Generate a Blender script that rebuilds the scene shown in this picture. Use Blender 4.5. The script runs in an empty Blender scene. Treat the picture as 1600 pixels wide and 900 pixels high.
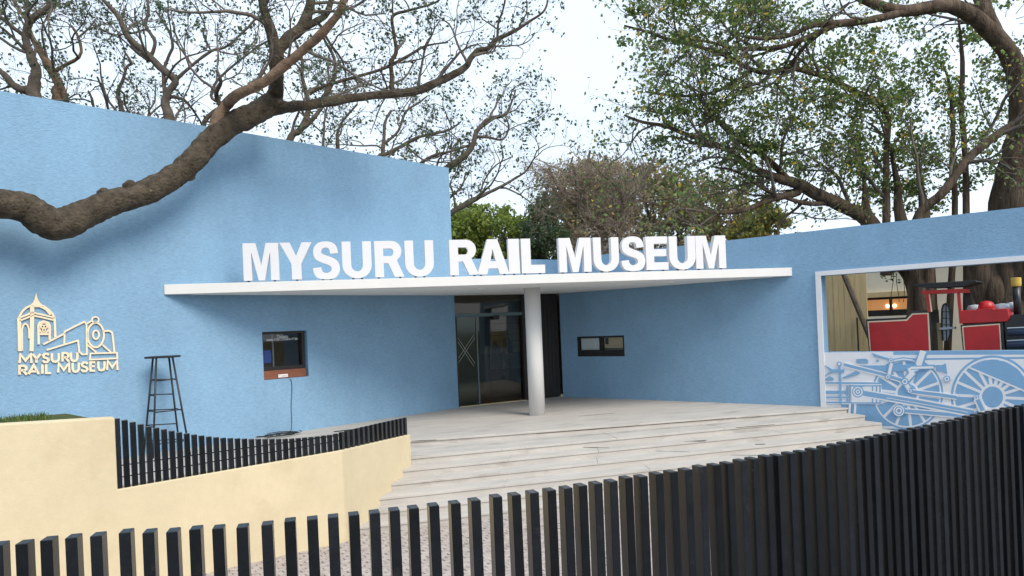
import bpy, math, random
import numpy as np
from mathutils import Vector, Matrix, noise
from mathutils.geometry import tessellate_polygon

# ---------------------------------------------------------------- camera, world, sun, exposure
SC = bpy.context.scene
COL = SC.collection
R = math.radians
E = 2.94                       # eye height above the forecourt
F = 1150.0                     # focal length in photo pixels (1600 wide)
RHO = R(2.42)                  # camera roll
CX, CY = 800.0, 509.5
cr, sr = math.cos(RHO), math.sin(RHO)

cam_d = bpy.data.cameras.new("camera")
cam = bpy.data.objects.new("camera", cam_d)
COL.objects.link(cam)
cam_d.sensor_width = 36.0
cam_d.lens = F / 1600.0 * 36.0
cam_d.shift_y = (CY - 450.0) / 1600.0
cam_d.clip_start = 0.05
cam_d.clip_end = 2000
m3 = Matrix(((cr, sr, 0), (0, 0, -1), (-sr, cr, 0)))
cam.matrix_world = Matrix.Translation((0, 0, E)) @ m3.to_4x4()
SC.camera = cam

SUN_EL, SUN_AZ = R(42), R(139)         # azimuth clockwise from +Y (north): sun behind the camera, to the right
w = bpy.data.worlds.new("World")
SC.world = w
w.use_nodes = True
nt = w.node_tree
bg = nt.nodes["Background"]
sky = nt.nodes.new("ShaderNodeTexSky")
sky.sky_type = 'NISHITA'
sky.sun_disc = False
sky.sun_elevation = SUN_EL
sky.sun_rotation = SUN_AZ
sky.air_density = 1.0
sky.dust_density = 3.0
sky.ozone_density = 1.0
# a thin even cloud layer over the whole sky (hazy bright overcast)
cl = nt.nodes.new("ShaderNodeMixRGB")
cl.inputs[2].default_value = (5.5, 6.35, 7.3, 1)
tcw = nt.nodes.new("ShaderNodeTexCoord")
nzw = nt.nodes.new("ShaderNodeTexNoise")
nzw.inputs["Scale"].default_value = 2.2
nzw.inputs["Detail"].default_value = 5
rmw = nt.nodes.new("ShaderNodeMapRange")
rmw.inputs["From Min"].default_value = 0.3
rmw.inputs["From Max"].default_value = 0.7
rmw.inputs["To Min"].default_value = 0.72
rmw.inputs["To Max"].default_value = 0.93
nt.links.new(tcw.outputs["Generated"], nzw.inputs["Vector"])
nt.links.new(nzw.outputs["Fac"], rmw.inputs["Value"])
nt.links.new(rmw.outputs["Result"], cl.inputs[0])
nt.links.new(sky.outputs["Color"], cl.inputs[1])
nt.links.new(cl.outputs["Color"], bg.inputs["Color"])
bg.inputs["Strength"].default_value = 0.076

sun_d = bpy.data.lights.new("sun", 'SUN')
sun_d.energy = 1.15
sun_d.angle = R(26)
sun_d.color = (1.0, 0.92, 0.80)
sun = bpy.data.objects.new("sun", sun_d)
COL.objects.link(sun)
sdir = Vector((math.sin(SUN_AZ) * math.cos(SUN_EL), math.cos(SUN_AZ) * math.cos(SUN_EL), math.sin(SUN_EL)))
sun.rotation_euler = (-sdir).to_track_quat('-Z', 'Y').to_euler()
sun.location = (8, -8, 20)

SC.view_settings.view_transform = 'Standard'
SC.view_settings.look = 'None'
SC.view_settings.exposure = 1.43
SC.view_settings.gamma = 1.0
SC.render.engine = 'CYCLES'
SC.cycles.max_bounces = 8
SC.cycles.transparent_max_bounces = 12

# ---------------------------------------------------------------- geometry of the view
def ray(x, y):
    u, v = x - CX, CY - y
    return ((u * cr + v * sr) / F, (-u * sr + v * cr) / F)      # X/Y, (Z-E)/Y

def P3(x, y, Y):
    a, b = ray(x, y)
    return Vector((a * Y, Y, E + b * Y))

def at_z(x, y, z):
    a, b = ray(x, y)
    Y = (z - E) / b
    return Vector((a * Y, Y, z))

def to_px(p):
    U, V = p[0] / p[1] * F, (p[2] - E) / p[1] * F
    return CX + U * cr - V * sr, CY - (U * sr + V * cr)

class Plane:
    """vertical plane: point P (x, y), unit direction d along it; n points to the camera's side"""
    def __init__(self, P, d):
        self.P = Vector(P).to_2d()
        self.d = Vector(d).to_2d().normalized()
        n = Vector((self.d.y, -self.d.x))
        if n.dot(-self.P) < 0: n = -n
        self.n = n
    def off(self, o):
        return Plane(self.P + self.n * o, self.d)
    def hit(self, x, y):
        rx, rz = ray(x, y)
        s = (rx * self.P.y - self.P.x) / (self.d.x - rx * self.d.y)
        Y = self.P.y + s * self.d.y
        return s, E + rz * Y
    def pt(self, s, z, o=0.0):
        p = self.P + self.d * s + self.n * o
        return Vector((p.x, p.y, z))

# ---------------------------------------------------------------- materials
def new_mat(name):
    m = bpy.data.materials.new(name)
    m.use_nodes = True
    return m, m.node_tree, m.node_tree.nodes["Principled BSDF"]

def mat(name, col, rough=0.6, var=0.08, scale=4.0, bump=0.0, bscale=60.0, stain=None, stain_scale=1.2, stain_lo=0.55, stain_hi=0.75,
        stretch=(1, 1, 1), turn=0.0, grain=0.0, gscale=20.0, gstretch=(1, 1, 1), per_object=0.0, metal=0.0, spec=0.5, detail=6.0, bstretch=(1, 1, 1), bdist=0.01):
    m, t, b = new_mat(name)
    N, L = t.nodes, t.links
    geo = N.new("ShaderNodeNewGeometry")
    mp = N.new("ShaderNodeMapping"); mp.inputs["Scale"].default_value = stretch
    if turn:
        m0 = N.new("ShaderNodeMapping"); m0.inputs["Rotation"].default_value = (0, 0, -turn)
        L.new(geo.outputs["Position"], m0.inputs["Vector"]); L.new(m0.outputs["Vector"], mp.inputs["Vector"])
    else:
        L.new(geo.outputs["Position"], mp.inputs["Vector"])
    nz = N.new("ShaderNodeTexNoise"); nz.inputs["Scale"].default_value = scale; nz.inputs["Detail"].default_value = detail
    nz.inputs["Roughness"].default_value = 0.62
    L.new(mp.outputs["Vector"], nz.inputs["Vector"])
    rp = N.new("ShaderNodeValToRGB")
    c = Vector(col)
    rp.color_ramp.elements[0].position = 0.3
    rp.color_ramp.elements[1].position = 0.7
    rp.color_ramp.elements[0].color = (*(c * (1 - var)), 1)
    rp.color_ramp.elements[1].color = (*[min(1, k * (1 + var)) for k in c], 1)
    L.new(nz.outputs["Fac"], rp.inputs["Fac"])
    out = rp.outputs["Color"]
    if stain:
        n2 = N.new("ShaderNodeTexNoise"); n2.inputs["Scale"].default_value = stain_scale; n2.inputs["Detail"].default_value = 8
        n2.inputs["Roughness"].default_value = 0.7
        L.new(mp.outputs["Vector"], n2.inputs["Vector"])
        mr = N.new("ShaderNodeMapRange"); mr.inputs["From Min"].default_value = stain_lo; mr.inputs["From Max"].default_value = stain_hi
        L.new(n2.outputs["Fac"], mr.inputs["Value"])
        mx = N.new("ShaderNodeMixRGB"); mx.inputs[2].default_value = (*stain, 1)
        L.new(mr.outputs["Result"], mx.inputs[0]); L.new(out, mx.inputs[1])
        out = mx.outputs["Color"]
    if grain:
        mg = N.new("ShaderNodeMapping"); mg.inputs["Scale"].default_value = gstretch
        L.new(geo.outputs["Position"], mg.inputs["Vector"])
        n4 = N.new("ShaderNodeTexNoise"); n4.inputs["Scale"].default_value = gscale; n4.inputs["Detail"].default_value = 3
        L.new(mg.outputs["Vector"], n4.inputs["Vector"])
        m4 = N.new("ShaderNodeMapRange"); m4.inputs["From Min"].default_value = 0.3; m4.inputs["From Max"].default_value = 0.7
        m4.inputs["To Min"].default_value = 1 - grain; m4.inputs["To Max"].default_value = 1 + grain
        L.new(n4.outputs["Fac"], m4.inputs["Value"])
        vm = N.new("ShaderNodeVectorMath"); vm.operation = 'SCALE'
        L.new(out, vm.inputs[0]); L.new(m4.outputs["Result"], vm.inputs["Scale"])
        out = vm.outputs["Vector"]
    if per_object:
        oi = N.new("ShaderNodeObjectInfo")
        m5 = N.new("ShaderNodeMapRange"); m5.inputs["To Min"].default_value = 1 - per_object; m5.inputs["To Max"].default_value = 1 + per_object
        L.new(oi.outputs["Random"], m5.inputs["Value"])
        v5 = N.new("ShaderNodeVectorMath"); v5.operation = 'SCALE'
        L.new(out, v5.inputs[0]); L.new(m5.outputs["Result"], v5.inputs["Scale"])
        out = v5.outputs["Vector"]
    L.new(out, b.inputs["Base Color"])
    b.inputs["Roughness"].default_value = rough
    b.inputs["Metallic"].default_value = metal
    b.inputs["Specular IOR Level"].default_value = spec
    if bump:
        mb = N.new("ShaderNodeMapping"); mb.inputs["Scale"].default_value = bstretch
        L.new(geo.outputs["Position"], mb.inputs["Vector"])
        n3 = N.new("ShaderNodeTexNoise"); n3.inputs["Scale"].default_value = bscale; n3.inputs["Detail"].default_value = 5
        L.new(mb.outputs["Vector"], n3.inputs["Vector"])
        bp = N.new("ShaderNodeBump"); bp.inputs["Strength"].default_value = bump; bp.inputs["Distance"].default_value = bdist
        L.new(n3.outputs["Fac"], bp.inputs["Height"]); L.new(bp.outputs["Normal"], b.inputs["Normal"])
    return m

def leaf_mat(name, cols, trans=0.35):
    """leaf colours picked per leaf"""
    m, t, b = new_mat(name)
    N, L = t.nodes, t.links
    geo = N.new("ShaderNodeNewGeometry")
    rp = N.new("ShaderNodeValToRGB")
    rp.color_ramp.interpolation = 'CONSTANT'
    els = rp.color_ramp.elements
    while len(els) < len(cols): els.new(0.5)
    for e, (p, c) in zip(els, cols):
        e.position = p; e.color = (*c, 1)
    L.new(geo.outputs["Random Per Island"], rp.inputs["Fac"])
    L.new(rp.outputs["Color"], b.inputs["Base Color"])
    b.inputs["Roughness"].default_value = 0.5
    tr = N.new("ShaderNodeBsdfTranslucent")
    L.new(rp.outputs["Color"], tr.inputs["Color"])
    mx = N.new("ShaderNodeMixShader"); mx.inputs[0].default_value = trans
    L.new(b.outputs[0], mx.inputs[1]); L.new(tr.outputs[0], mx.inputs[2])
    L.new(mx.outputs[0], t.nodes["Material Output"].inputs["Surface"])
    return m

def glass_mat(name, tint, refl=0.06, rough=0.02):
    m, t, b = new_mat(name)
    N, L = t.nodes, t.links
    N.remove(b)
    tr = N.new("ShaderNodeBsdfTransparent"); tr.inputs["Color"].default_value = (*tint, 1)
    gl = N.new("ShaderNodeBsdfGlossy"); gl.inputs["Roughness"].default_value = rough
    fr = N.new("ShaderNodeFresnel"); fr.inputs["IOR"].default_value = 1.45
    ad = N.new("ShaderNodeMath"); ad.operation = 'ADD'; ad.inputs[1].default_value = refl
    L.new(fr.outputs[0], ad.inputs[0])
    mx = N.new("ShaderNodeMixShader")
    L.new(ad.outputs[0], mx.inputs[0]); L.new(tr.outputs[0], mx.inputs[1]); L.new(gl.outputs[0], mx.inputs[2])
    L.new(mx.outputs[0], t.nodes["Material Output"].inputs["Surface"])
    return m

def emit_mat(name, col, strength):
    m, t, b = new_mat(name)
    b.inputs["Base Color"].default_value = (*col, 1)
    b.inputs["Emission Color"].default_value = (*col, 1)
    b.inputs["Emission Strength"].default_value = strength
    return m

M = {}
M['blue'] = mat("blue plaster", (0.212, 0.362, 0.52), 0.85, 0.08, 0.9, 0.9, 34, stretch=(1, 1, 0.6), spec=0.22, detail=10, bstretch=(1, 1, 2.4), bdist=0.014, grain=0.085, gscale=13, gstretch=(1, 1, 2.6))
M['mural_blue'] = mat("mural blue paint", (0.195, 0.362, 0.56), 0.75, 0.05, 3, spec=0.3)
M['mural_white'] = mat("mural white paint", (0.68, 0.69, 0.72), 0.7, 0.03, 4, 0.1, 50, spec=0.3)
M['white'] = mat("white paint", (0.67, 0.66, 0.645), 0.6, 0.03, 2.5, 0.05, 40, stain=(0.62, 0.60, 0.55), stain_scale=0.8, stain_lo=0.62, stain_hi=0.9, spec=0.3)
M['soffit'] = mat("soffit paint", (0.72, 0.73, 0.72), 0.75, 0.04, 1.5, spec=0.3)
M['letter'] = mat("letter acrylic", (0.67, 0.665, 0.69), 0.45, 0.02, 6)
M['yellow'] = mat("yellow plaster", (0.60, 0.51, 0.345), 0.85, 0.06, 1.0, 0.28, 40, stain=(0.50, 0.41, 0.26), stain_scale=1.1, stain_lo=0.52, stain_hi=0.85, grain=0.022, gscale=11, spec=0.2, detail=9)
M['stone'] = mat("pale step stone", (0.445, 0.42, 0.39), 0.75, 0.12, 2.6, 0.25, 40, stain=(0.155, 0.135, 0.11), stain_scale=1.8, stain_lo=0.57, stain_hi=0.84, stretch=(0.45, 1.7, 1.7), turn=R(21), spec=0.3, detail=10)
M['tread_strip'] = mat("dark tread strip", (0.10, 0.088, 0.07), 0.9, 0.4, 5, spec=0.1)
M['paver'] = mat("paver stone", (0.38, 0.335, 0.31), 0.85, 0.22, 9, 0.5, 60, stain=(0.22, 0.17, 0.14), stain_scale=5, stain_lo=0.55, stain_hi=0.8, spec=0.2)
M['joint'] = mat("joint grit", (0.27, 0.24, 0.215), 0.95, 0.2, 12, 0.3, 90, spec=0.1)
M['asphalt'] = mat("street asphalt", (0.09, 0.088, 0.085), 0.9, 0.2, 6, 0.4, 80, spec=0.2)
M['soil'] = mat("garden soil", (0.11, 0.085, 0.05), 0.95, 0.3, 3, 0.4, 20, stain=(0.06, 0.08, 0.03), stain_scale=0.5, stain_lo=0.45, stain_hi=0.6, spec=0.1)
M['picket'] = mat("black picket paint", (0.0075, 0.0095, 0.0125), 0.27, 0.3, 7, 0.12, 70, stain=(0.035, 0.034, 0.032), stain_scale=5, stain_lo=0.60, stain_hi=0.85, spec=0.42, per_object=0.45)
M['black'] = mat("black metal", (0.014, 0.016, 0.017), 0.45, 0.2, 10)
M['dark'] = mat("dark frame", (0.012, 0.009, 0.008), 0.5, 0.2, 10)
M['wood'] = mat("brown counter board", (0.20, 0.07, 0.035), 0.45, 0.25, 6, stretch=(1, 1, 8))
M['darkwood'] = mat("dark wood", (0.030, 0.019, 0.013), 0.5, 0.25, 5, stretch=(4, 4, 1))
M['gold'] = mat("logo cream letters", (0.80, 0.65, 0.46), 0.4, 0.03, 8, stain=None)
M['glass'] = glass_mat("door glass", (0.82, 0.80, 0.70), 0.0)
M['glassgreen'] = glass_mat("green side glass", (0.50, 0.66, 0.58), 0.01, 0.08)
M['winglass'] = glass_mat("window glass", (0.96, 0.97, 0.97), 0.0)
M['tape'] = mat("white tape", (0.26, 0.28, 0.25), 0.6, 0.02)
M['steel'] = mat("brushed steel", (0.10, 0.15, 0.16), 0.45, 0.1, 20, metal=0.3)
M['floorwood'] = mat("lobby floor", (0.24, 0.14, 0.075), 0.4, 0.25, 4)
M['room'] = mat("room wall", (0.30, 0.23, 0.14), 0.9, 0.1, 3)
M['beige'] = mat("beige panel", (0.62, 0.50, 0.31), 0.8, 0.1, 3)
M['tan'] = mat("tan boarding", (0.62, 0.47, 0.25), 0.7, 0.14, 6, stretch=(3, 3, 0.3))
M['cream'] = mat("cream plaster", (0.84, 0.76, 0.62), 0.85, 0.06, 1.5, spec=0.2)
M['red'] = mat("red engine paint", (0.45, 0.013, 0.016), 0.4, 0.16, 3, 0.1, 30)
M['engine_black'] = mat("engine black", (0.012, 0.013, 0.016), 0.35, 0.2, 8)
M['stripe'] = mat("cream lining", (0.72, 0.60, 0.42), 0.45, 0.03)
M['brass'] = mat("yellow cap", (0.62, 0.42, 0.07), 0.35, 0.08)
M['greyblue'] = mat("pale fitting", (0.50, 0.58, 0.64), 0.4, 0.05)
M['navy'] = mat("navy cylinder", (0.05, 0.075, 0.13), 0.3, 0.1)
M['screen'] = mat("blue screen", (0.03, 0.10, 0.50), 0.3, 0.03)
M['sheet'] = mat("white blind", (0.80, 0.86, 0.86), 0.7, 0.02)
M['warm'] = emit_mat("lit window", (0.55, 0.25, 0.09), 0.26)
M['bulb'] = emit_mat('lamp bulb', (1.0, 0.72, 0.38), 1.5)
M['pane'] = mat("dull window pane", (0.20, 0.17, 0.13), 0.2, 0.1)
M['plate'] = mat("white plate", (0.8, 0.8, 0.8), 0.5, 0.02)
M['cable'] = mat("grey cable", (0.06, 0.11, 0.15), 0.5, 0.1)
M['bark'] = mat("rain tree bark", (0.074, 0.060, 0.044), 0.95, 0.5, 7, 1.0, 22, stain=(0.20, 0.165, 0.11), stain_scale=9, stain_lo=0.60, stain_hi=0.74, spec=0.15, bdist=0.05, bstretch=(1, 1, 1))
M['bark_pale'] = mat("pale bark", (0.20, 0.135, 0.092), 0.95, 0.3, 7, 0.9, 30, stain=(0.09, 0.065, 0.045), stain_scale=5, stain_lo=0.5, stain_hi=0.7, spec=0.15, bdist=0.03)
M['bark_dark'] = mat("dark bark", (0.115, 0.095, 0.076), 0.95, 0.3, 6, 0.8, 25, spec=0.15, bdist=0.04)
M['bark_fig'] = mat("fig bark", (0.115, 0.085, 0.062), 0.95, 0.35, 3, 1.0, 14, stain=(0.045, 0.033, 0.024), stain_scale=2.5, stain_lo=0.45, stain_hi=0.65, stretch=(2.2, 2.2, 0.4), bstretch=(2, 2, 0.35), spec=0.15, bdist=0.05)
M['twig'] = mat("twig bark", (0.135, 0.118, 0.10), 0.95, 0.2, 8, spec=0.1)  # base colour paled in place of haze among the branches
M['twig_grey'] = mat("dry twig", (0.26, 0.215, 0.175), 0.95, 0.25, 2, spec=0.1)
M['leaf_rain'] = leaf_mat("rain tree leaves", [(0, (0.045, 0.085, 0.048)), (0.35, (0.070, 0.120, 0.052)), (0.7, (0.085, 0.115, 0.068)), (0.92, (0.16, 0.18, 0.06))], 0.45)
M['leaf_fig'] = leaf_mat("fig leaves", [(0, (0.075, 0.135, 0.045)), (0.3, (0.13, 0.21, 0.052)), (0.6, (0.20, 0.275, 0.070)), (0.82, (0.25, 0.26, 0.085)), (0.965, (0.62, 0.42, 0.05))], 0.5)
M['leaf_dry'] = leaf_mat("dry leaves", [(0, (0.21, 0.175, 0.110)), (0.30, (0.29, 0.235, 0.14)), (0.50, (0.18, 0.20, 0.085)), (0.80, (0.33, 0.25, 0.13)), (0.97, (0.50, 0.36, 0.06))], 0.4)  # shades lightened in place of haze over the far trees
M['leaf_lime'] = leaf_mat("lime leaves", [(0, (0.12, 0.17, 0.035)), (0.4, (0.20, 0.28, 0.05)), (0.75, (0.28, 0.33, 0.06))], 0.5)
M['leaf_gold'] = leaf_mat("yellowing leaves", [(0, (0.10, 0.13, 0.03)), (0.4, (0.22, 0.22, 0.045)), (0.75, (0.36, 0.28, 0.05))], 0.45)
M['grass'] = leaf_mat("grass blades", [(0, (0.05, 0.10, 0.018)), (0.5, (0.10, 0.16, 0.03)), (0.85, (0.17, 0.17, 0.05))], 0.3)

# ---------------------------------------------------------------- mesh helpers
def tag(o, label=None, cat=None, group=None, kind=None):
    if label: o['label'] = label
    if cat: o['category'] = cat
    if group: o['group'] = group
    if kind: o['kind'] = kind
    return o

def link(o, parent=None):
    COL.objects.link(o)
    if parent is not None:
        o.parent = parent
        if parent.type == 'EMPTY':                # a thing's Empty is only translated; parts are built in world space
            o.matrix_parent_inverse = Matrix.Translation(-Vector(parent.location))
    return o

def thing(name, label, cat, loc=(0, 0, 0), group=None):
    o = bpy.data.objects.new(name, None)
    o.empty_display_size = 0.2
    COL.objects.link(o)
    o.location = loc
    return tag(o, label, cat, group)

class MB:
    def __init__(self):
        self.v, self.f = [], []
    def add(self, vs, fs):
        b = len(self.v)
        self.v += [tuple(p) for p in vs]
        self.f += [tuple(i + b for i in f) for f in fs]
    def box8(self, p):        # p: 4 bottom then 4 top, counter-clockwise from above
        self.add(p, [(3, 2, 1, 0), (4, 5, 6, 7), (0, 1, 5, 4), (1, 2, 6, 5), (2, 3, 7, 6), (3, 0, 4, 7)])
    def box(self, x0, x1, y0, y1, z0, z1):
        self.box8([(x0, y0, z0), (x1, y0, z0), (x1, y1, z0), (x0, y1, z0), (x0, y0, z1), (x1, y0, z1), (x1, y1, z1), (x0, y1, z1)])
    def plbox(self, pl, s0, s1, z0, z1, o0, o1):
        self.box8([pl.pt(s0, z0, o0), pl.pt(s1, z0, o0), pl.pt(s1, z0, o1), pl.pt(s0, z0, o1),
                   pl.pt(s0, z1, o0), pl.pt(s1, z1, o0), pl.pt(s1, z1, o1), pl.pt(s0, z1, o1)])
    def prism(self, pts0, pts1, caps=True):
        n = len(pts0)
        self.add(list(pts0) + list(pts1), [(i, (i + 1) % n, n + (i + 1) % n, n + i) for i in range(n)] +
                 ([tuple(range(n))[::-1], tuple(range(n, 2 * n))] if caps else []))
    def plpoly(self, pl, poly, o0, o1):
        self.prism([pl.pt(s, z, o0) for s, z in poly], [pl.pt(s, z, o1) for s, z in poly])
    def plpoly_holes(self, pl, loops, o0, o1):
        flat = [p for l in loops for p in l]
        tris = tessellate_polygon([[Vector((s, z, 0)) for s, z in l] for l in loops])
        n = len(flat)
        vs = [pl.pt(s, z, o0) for s, z in flat] + [pl.pt(s, z, o1) for s, z in flat]
        fs = [tuple(i for i in t) for t in tris] + [tuple(i + n for i in t) for t in tris]
        b = 0
        for l in loops:
            k = len(l)
            fs += [(b + i, b + (i + 1) % k, n + b + (i + 1) % k, n + b + i) for i in range(k)]
            b += k
        self.add(vs, fs)
    def stroke(self, pl, pts, wd, o0, o1, closed=False):
        """a flat ribbon of constant width along a polyline on a plane"""
        P = [Vector(p) for p in pts]
        n = len(P)
        Lf, Rt = [], []
        for i in range(n):
            a = P[i - 1] if (i > 0 or closed) else None
            c = P[(i + 1) % n] if (i < n - 1 or closed) else None
            t1 = (P[i] - a).normalized() if a is not None else None
            t2 = (c - P[i]).normalized() if c is not None else None
            if t1 is None: t1 = t2
            if t2 is None: t2 = t1
            n1 = Vector((-t1.y, t1.x)); n2 = Vector((-t2.y, t2.x))
            m = n1 + n2
            if m.length < 1e-4: m = n1
            m.normalize()
            k = 1.0 / max(0.45, m.dot(n1))
            Lf.append(P[i] + m * wd / 2 * k); Rt.append(P[i] - m * wd / 2 * k)
        if closed:
            for i in range(n):
                j = (i + 1) % n
                q = [Lf[i], Lf[j], Rt[j], Rt[i]]
                self.prism([pl.pt(p.x, p.y, o0) for p in q], [pl.pt(p.x, p.y, o1) for p in q])
        else:
            q = Lf + Rt[::-1]
            if n == 2:
                self.prism([pl.pt(p.x, p.y, o0) for p in q], [pl.pt(p.x, p.y, o1) for p in q])
            else:
                for i in range(n - 1):
                    q = [Lf[i], Lf[i + 1], Rt[i + 1], Rt[i]]
                    self.prism([pl.pt(p.x, p.y, o0) for p in q], [pl.pt(p.x, p.y, o1) for p in q])
    def tube(self, pts, rad, sides=8, cap=True):
        pts = [Vector(p) for p in pts]
        n = len(pts)
        if not hasattr(rad, '__len__'): rad = [rad] * n
        t0 = (pts[1] - pts[0]).normalized()
        up = Vector((0, 0, 1)) if abs(t0.z) < 0.9 else Vector((1, 0, 0))
        u = t0.cross(up).normalized()
        vs, fs = [], []
        for i in range(n):
            t = (pts[min(i + 1, n - 1)] - pts[max(i - 1, 0)]).normalized()
            u = (u - t * u.dot(t)).normalized()
            v = t.cross(u)
            for k in range(sides):
                a = 2 * math.pi * k / sides
                vs.append(pts[i] + (u * math.cos(a) + v * math.sin(a)) * rad[i])
        for i in range(n - 1):
            for k in range(sides):
                k2 = (k + 1) % sides
                fs.append((i * sides + k, i * sides + k2, (i + 1) * sides + k2, (i + 1) * sides + k))
        if cap:
            fs.append(tuple(range(sides))[::-1]); fs.append(tuple(range((n - 1) * sides, n * sides)))
        self.add(vs, fs)
    def lathe(self, c, prof, sides=24):
        vs, fs = [], []
        n = len(prof)
        for r, z in prof:
            for k in range(sides):
                a = 2 * math.pi * k / sides
                vs.append((c[0] + r * math.cos(a), c[1] + r * math.sin(a), z))
        for i in range(n - 1):
            for k in range(sides):
                k2 = (k + 1) % sides
                fs.append((i * sides + k, i * sides + k2, (i + 1) * sides + k2, (i + 1) * sides + k))
        fs.append(tuple(range(sides))[::-1]); fs.append(tuple(range((n - 1) * sides, n * sides)))
        self.add(vs, fs)
    def mesh(self, name, material, smooth=False):
        me = bpy.data.meshes.new(name)
        me.from_pydata(self.v, [], self.f)
        me.materials.append(material)
        if smooth:
            me.polygons.foreach_set("use_smooth", [True] * len(me.polygons))
        me.update()
        return me
    def build(self, name, material, parent=None, smooth=False, bevel=0.0, fixn=True):
        me = self.mesh(name, material, smooth)
        if fixn:
            import bmesh
            bm = bmesh.new(); bm.from_mesh(me)
            bmesh.ops.recalc_face_normals(bm, faces=bm.faces)
            bm.to_mesh(me); bm.free()
        o = bpy.data.objects.new(name, me)
        link(o, parent)
        if bevel:
            md = o.modifiers.new("bevel", 'BEVEL'); md.width = bevel; md.segments = 2; md.limit_method = 'ANGLE'
        return o

def wall_slab(mb, pl, s0, s1, z0, z1, th, holes=()):
    """a wall from the plane back by th, with rectangular openings"""
    S = sorted({s0, s1, *[h[0] for h in holes], *[h[1] for h in holes]})
    Z = sorted({z0, z1, *[h[2] for h in holes], *[h[3] for h in holes]})
    def solid(i, j):
        if i < 0 or j < 0 or i >= len(S) - 1 or j >= len(Z) - 1: return False
        a, b = (S[i] + S[i + 1]) / 2, (Z[j] + Z[j + 1]) / 2
        return not any(h[0] < a < h[1] and h[2] < b < h[3] for h in holes)
    for i in range(len(S) - 1):
        for j in range(len(Z) - 1):
            if not solid(i, j): continue
            a, b, c, d = S[i], S[i + 1], Z[j], Z[j + 1]
            mb.add([pl.pt(a, c), pl.pt(b, c), pl.pt(b, d), pl.pt(a, d)], [(0, 1, 2, 3)])
            mb.add([pl.pt(a, c, -th), pl.pt(b, c, -th), pl.pt(b, d, -th), pl.pt(a, d, -th)], [(0, 1, 2, 3)])
            for di, dj, e in ((-1, 0, ((a, c), (a, d))), (1, 0, ((b, c), (b, d))), (0, -1, ((a, c), (b, c))), (0, 1, ((a, d), (b, d)))):
                if not solid(i + di, j + dj):
                    (sa, za), (sb, zb) = e
                    mb.add([pl.pt(sa, za), pl.pt(sb, zb), pl.pt(sb, zb, -th), pl.pt(sa, za, -th)], [(0, 1, 2, 3)])

def weld(o):
    import bmesh
    bm = bmesh.new(); bm.from_mesh(o.data)
    bmesh.ops.remove_doubles(bm, verts=bm.verts, dist=1e-4)
    bmesh.ops.recalc_face_normals(bm, faces=bm.faces)
    bm.to_mesh(o.data); bm.free()

def catmull(pts, k=6):
    P = np.array(pts, float)
    n = len(P)
    if n < 3: return P
    out = []
    for i in range(n - 1):
        p0, p1, p2, p3 = P[max(i - 1, 0)], P[i], P[i + 1], P[min(i + 2, n - 1)]
        for j in range(k):
            t = j / k
            out.append(0.5 * ((2 * p1) + (-p0 + p2) * t + (2 * p0 - 5 * p1 + 4 * p2 - p3) * t * t + (-p0 + 3 * p1 - 3 * p2 + p3) * t ** 3))
    out.append(P[-1])
    return np.array(out)

# ---------------------------------------------------------------- layout
HP = E - 2.10                                   # platform height
HS = E + 0.88                                   # canopy soffit
TALL = E + 4.26                                 # top of the tall wall
LOW = E + 1.855                                 # top of the low wall
WL = Plane((-1.5, 19.5), (-0.6835, -0.7300))    # tall wall, s runs from the entrance to the left
WR = Plane((1.39, 21.2), (0.7625, -0.6470))     # low wall, s runs from the entrance to the right
Bv, Cv = Vector((-1.5, 19.5)), Vector((1.39, 21.2))
WE = Plane(Bv, Cv - Bv)                         # entrance front, s from the tall wall
WE_LEN = (Cv - Bv).length

# ---------------------------------------------------------------- setting
g = MB()
g.add([(-400, -400, 0), (400, -400, 0), (400, 600, 0), (-400, 600, 0)], [(0, 1, 2, 3)])
tag(g.build("ground", M['soil']), "bare brown garden soil under the trees behind the walls", None, None, "structure")
g = MB()
g.add([(-14, 2.0, 0.004), (14, 2.0, 0.004), (14, 17.5, 0.004), (-14, 17.5, 0.004)], [(0, 1, 2, 3)])
court = tag(g.build("forecourt", M['joint']), "grey stone paved forecourt below the steps", None, None, "structure")

# steps: seven risers running from the yellow wall to the low wall; pixel ends of each nosing
RIS = 0.12
nose_l = [(642, 688), (645, 714), (631, 734), (617, 755), (601, 777), (593, 799), (564, 823)]
nose_r = [(1312, 638), (1337, 650), (1363, 662), (1392, 676), (1424, 690), (1458, 704), (1494, 718)]
steps = thing("entrance_steps", None, None, (0, 12, 0))
steps['kind'] = 'structure'
steps['label'] = "flight of pale stained stone steps up to the entrance platform"
YA = at_z(545, 848, 0.0); YB = at_z(358, 890, 0.0)
W1 = Plane((YA.x, YA.y), (YB.x - YA.x, YB.y - YA.y))        # yellow wall: long part, s to the left
kink_s = W1.hit(535, 705)[0]
KP = W1.pt(kink_s, 0)
endp = at_z(643, 713, HP - 0.09)
W2 = Plane((KP.x, KP.y), (endp.x - KP.x, endp.y - KP.y))    # short return beside the steps, s to the right
if W2.n.dot(Vector((0.3, -1))) < 0: W2.n = -W2.n
lines = []
for k in range(7):
    z = HP - k * RIS
    a, b = at_z(*nose_l[k], z), at_z(*nose_r[k], z)
    d = (b - a).normalized()
    if k:
        # start just inside the face of the yellow wall
        rel = Vector((W2.P.x - a.x, W2.P.y - a.y)); n2_ = W2.n
        t = rel.dot(n2_) / d.to_2d().dot(n2_)
        if -1.0 < t < 0.8: a = a + d * t
    lines.append((a - d * 0.10, b + d * 0.25, z))
rs = random.Random(5)
def slab(mb, a0, a1, b1, b0, z0, z1):
    mb.prism([(p.x, p.y, z0) for p in (a0, a1, b1, b0)], [(p.x, p.y, z1) for p in (a0, a1, b1, b0)])
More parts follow.
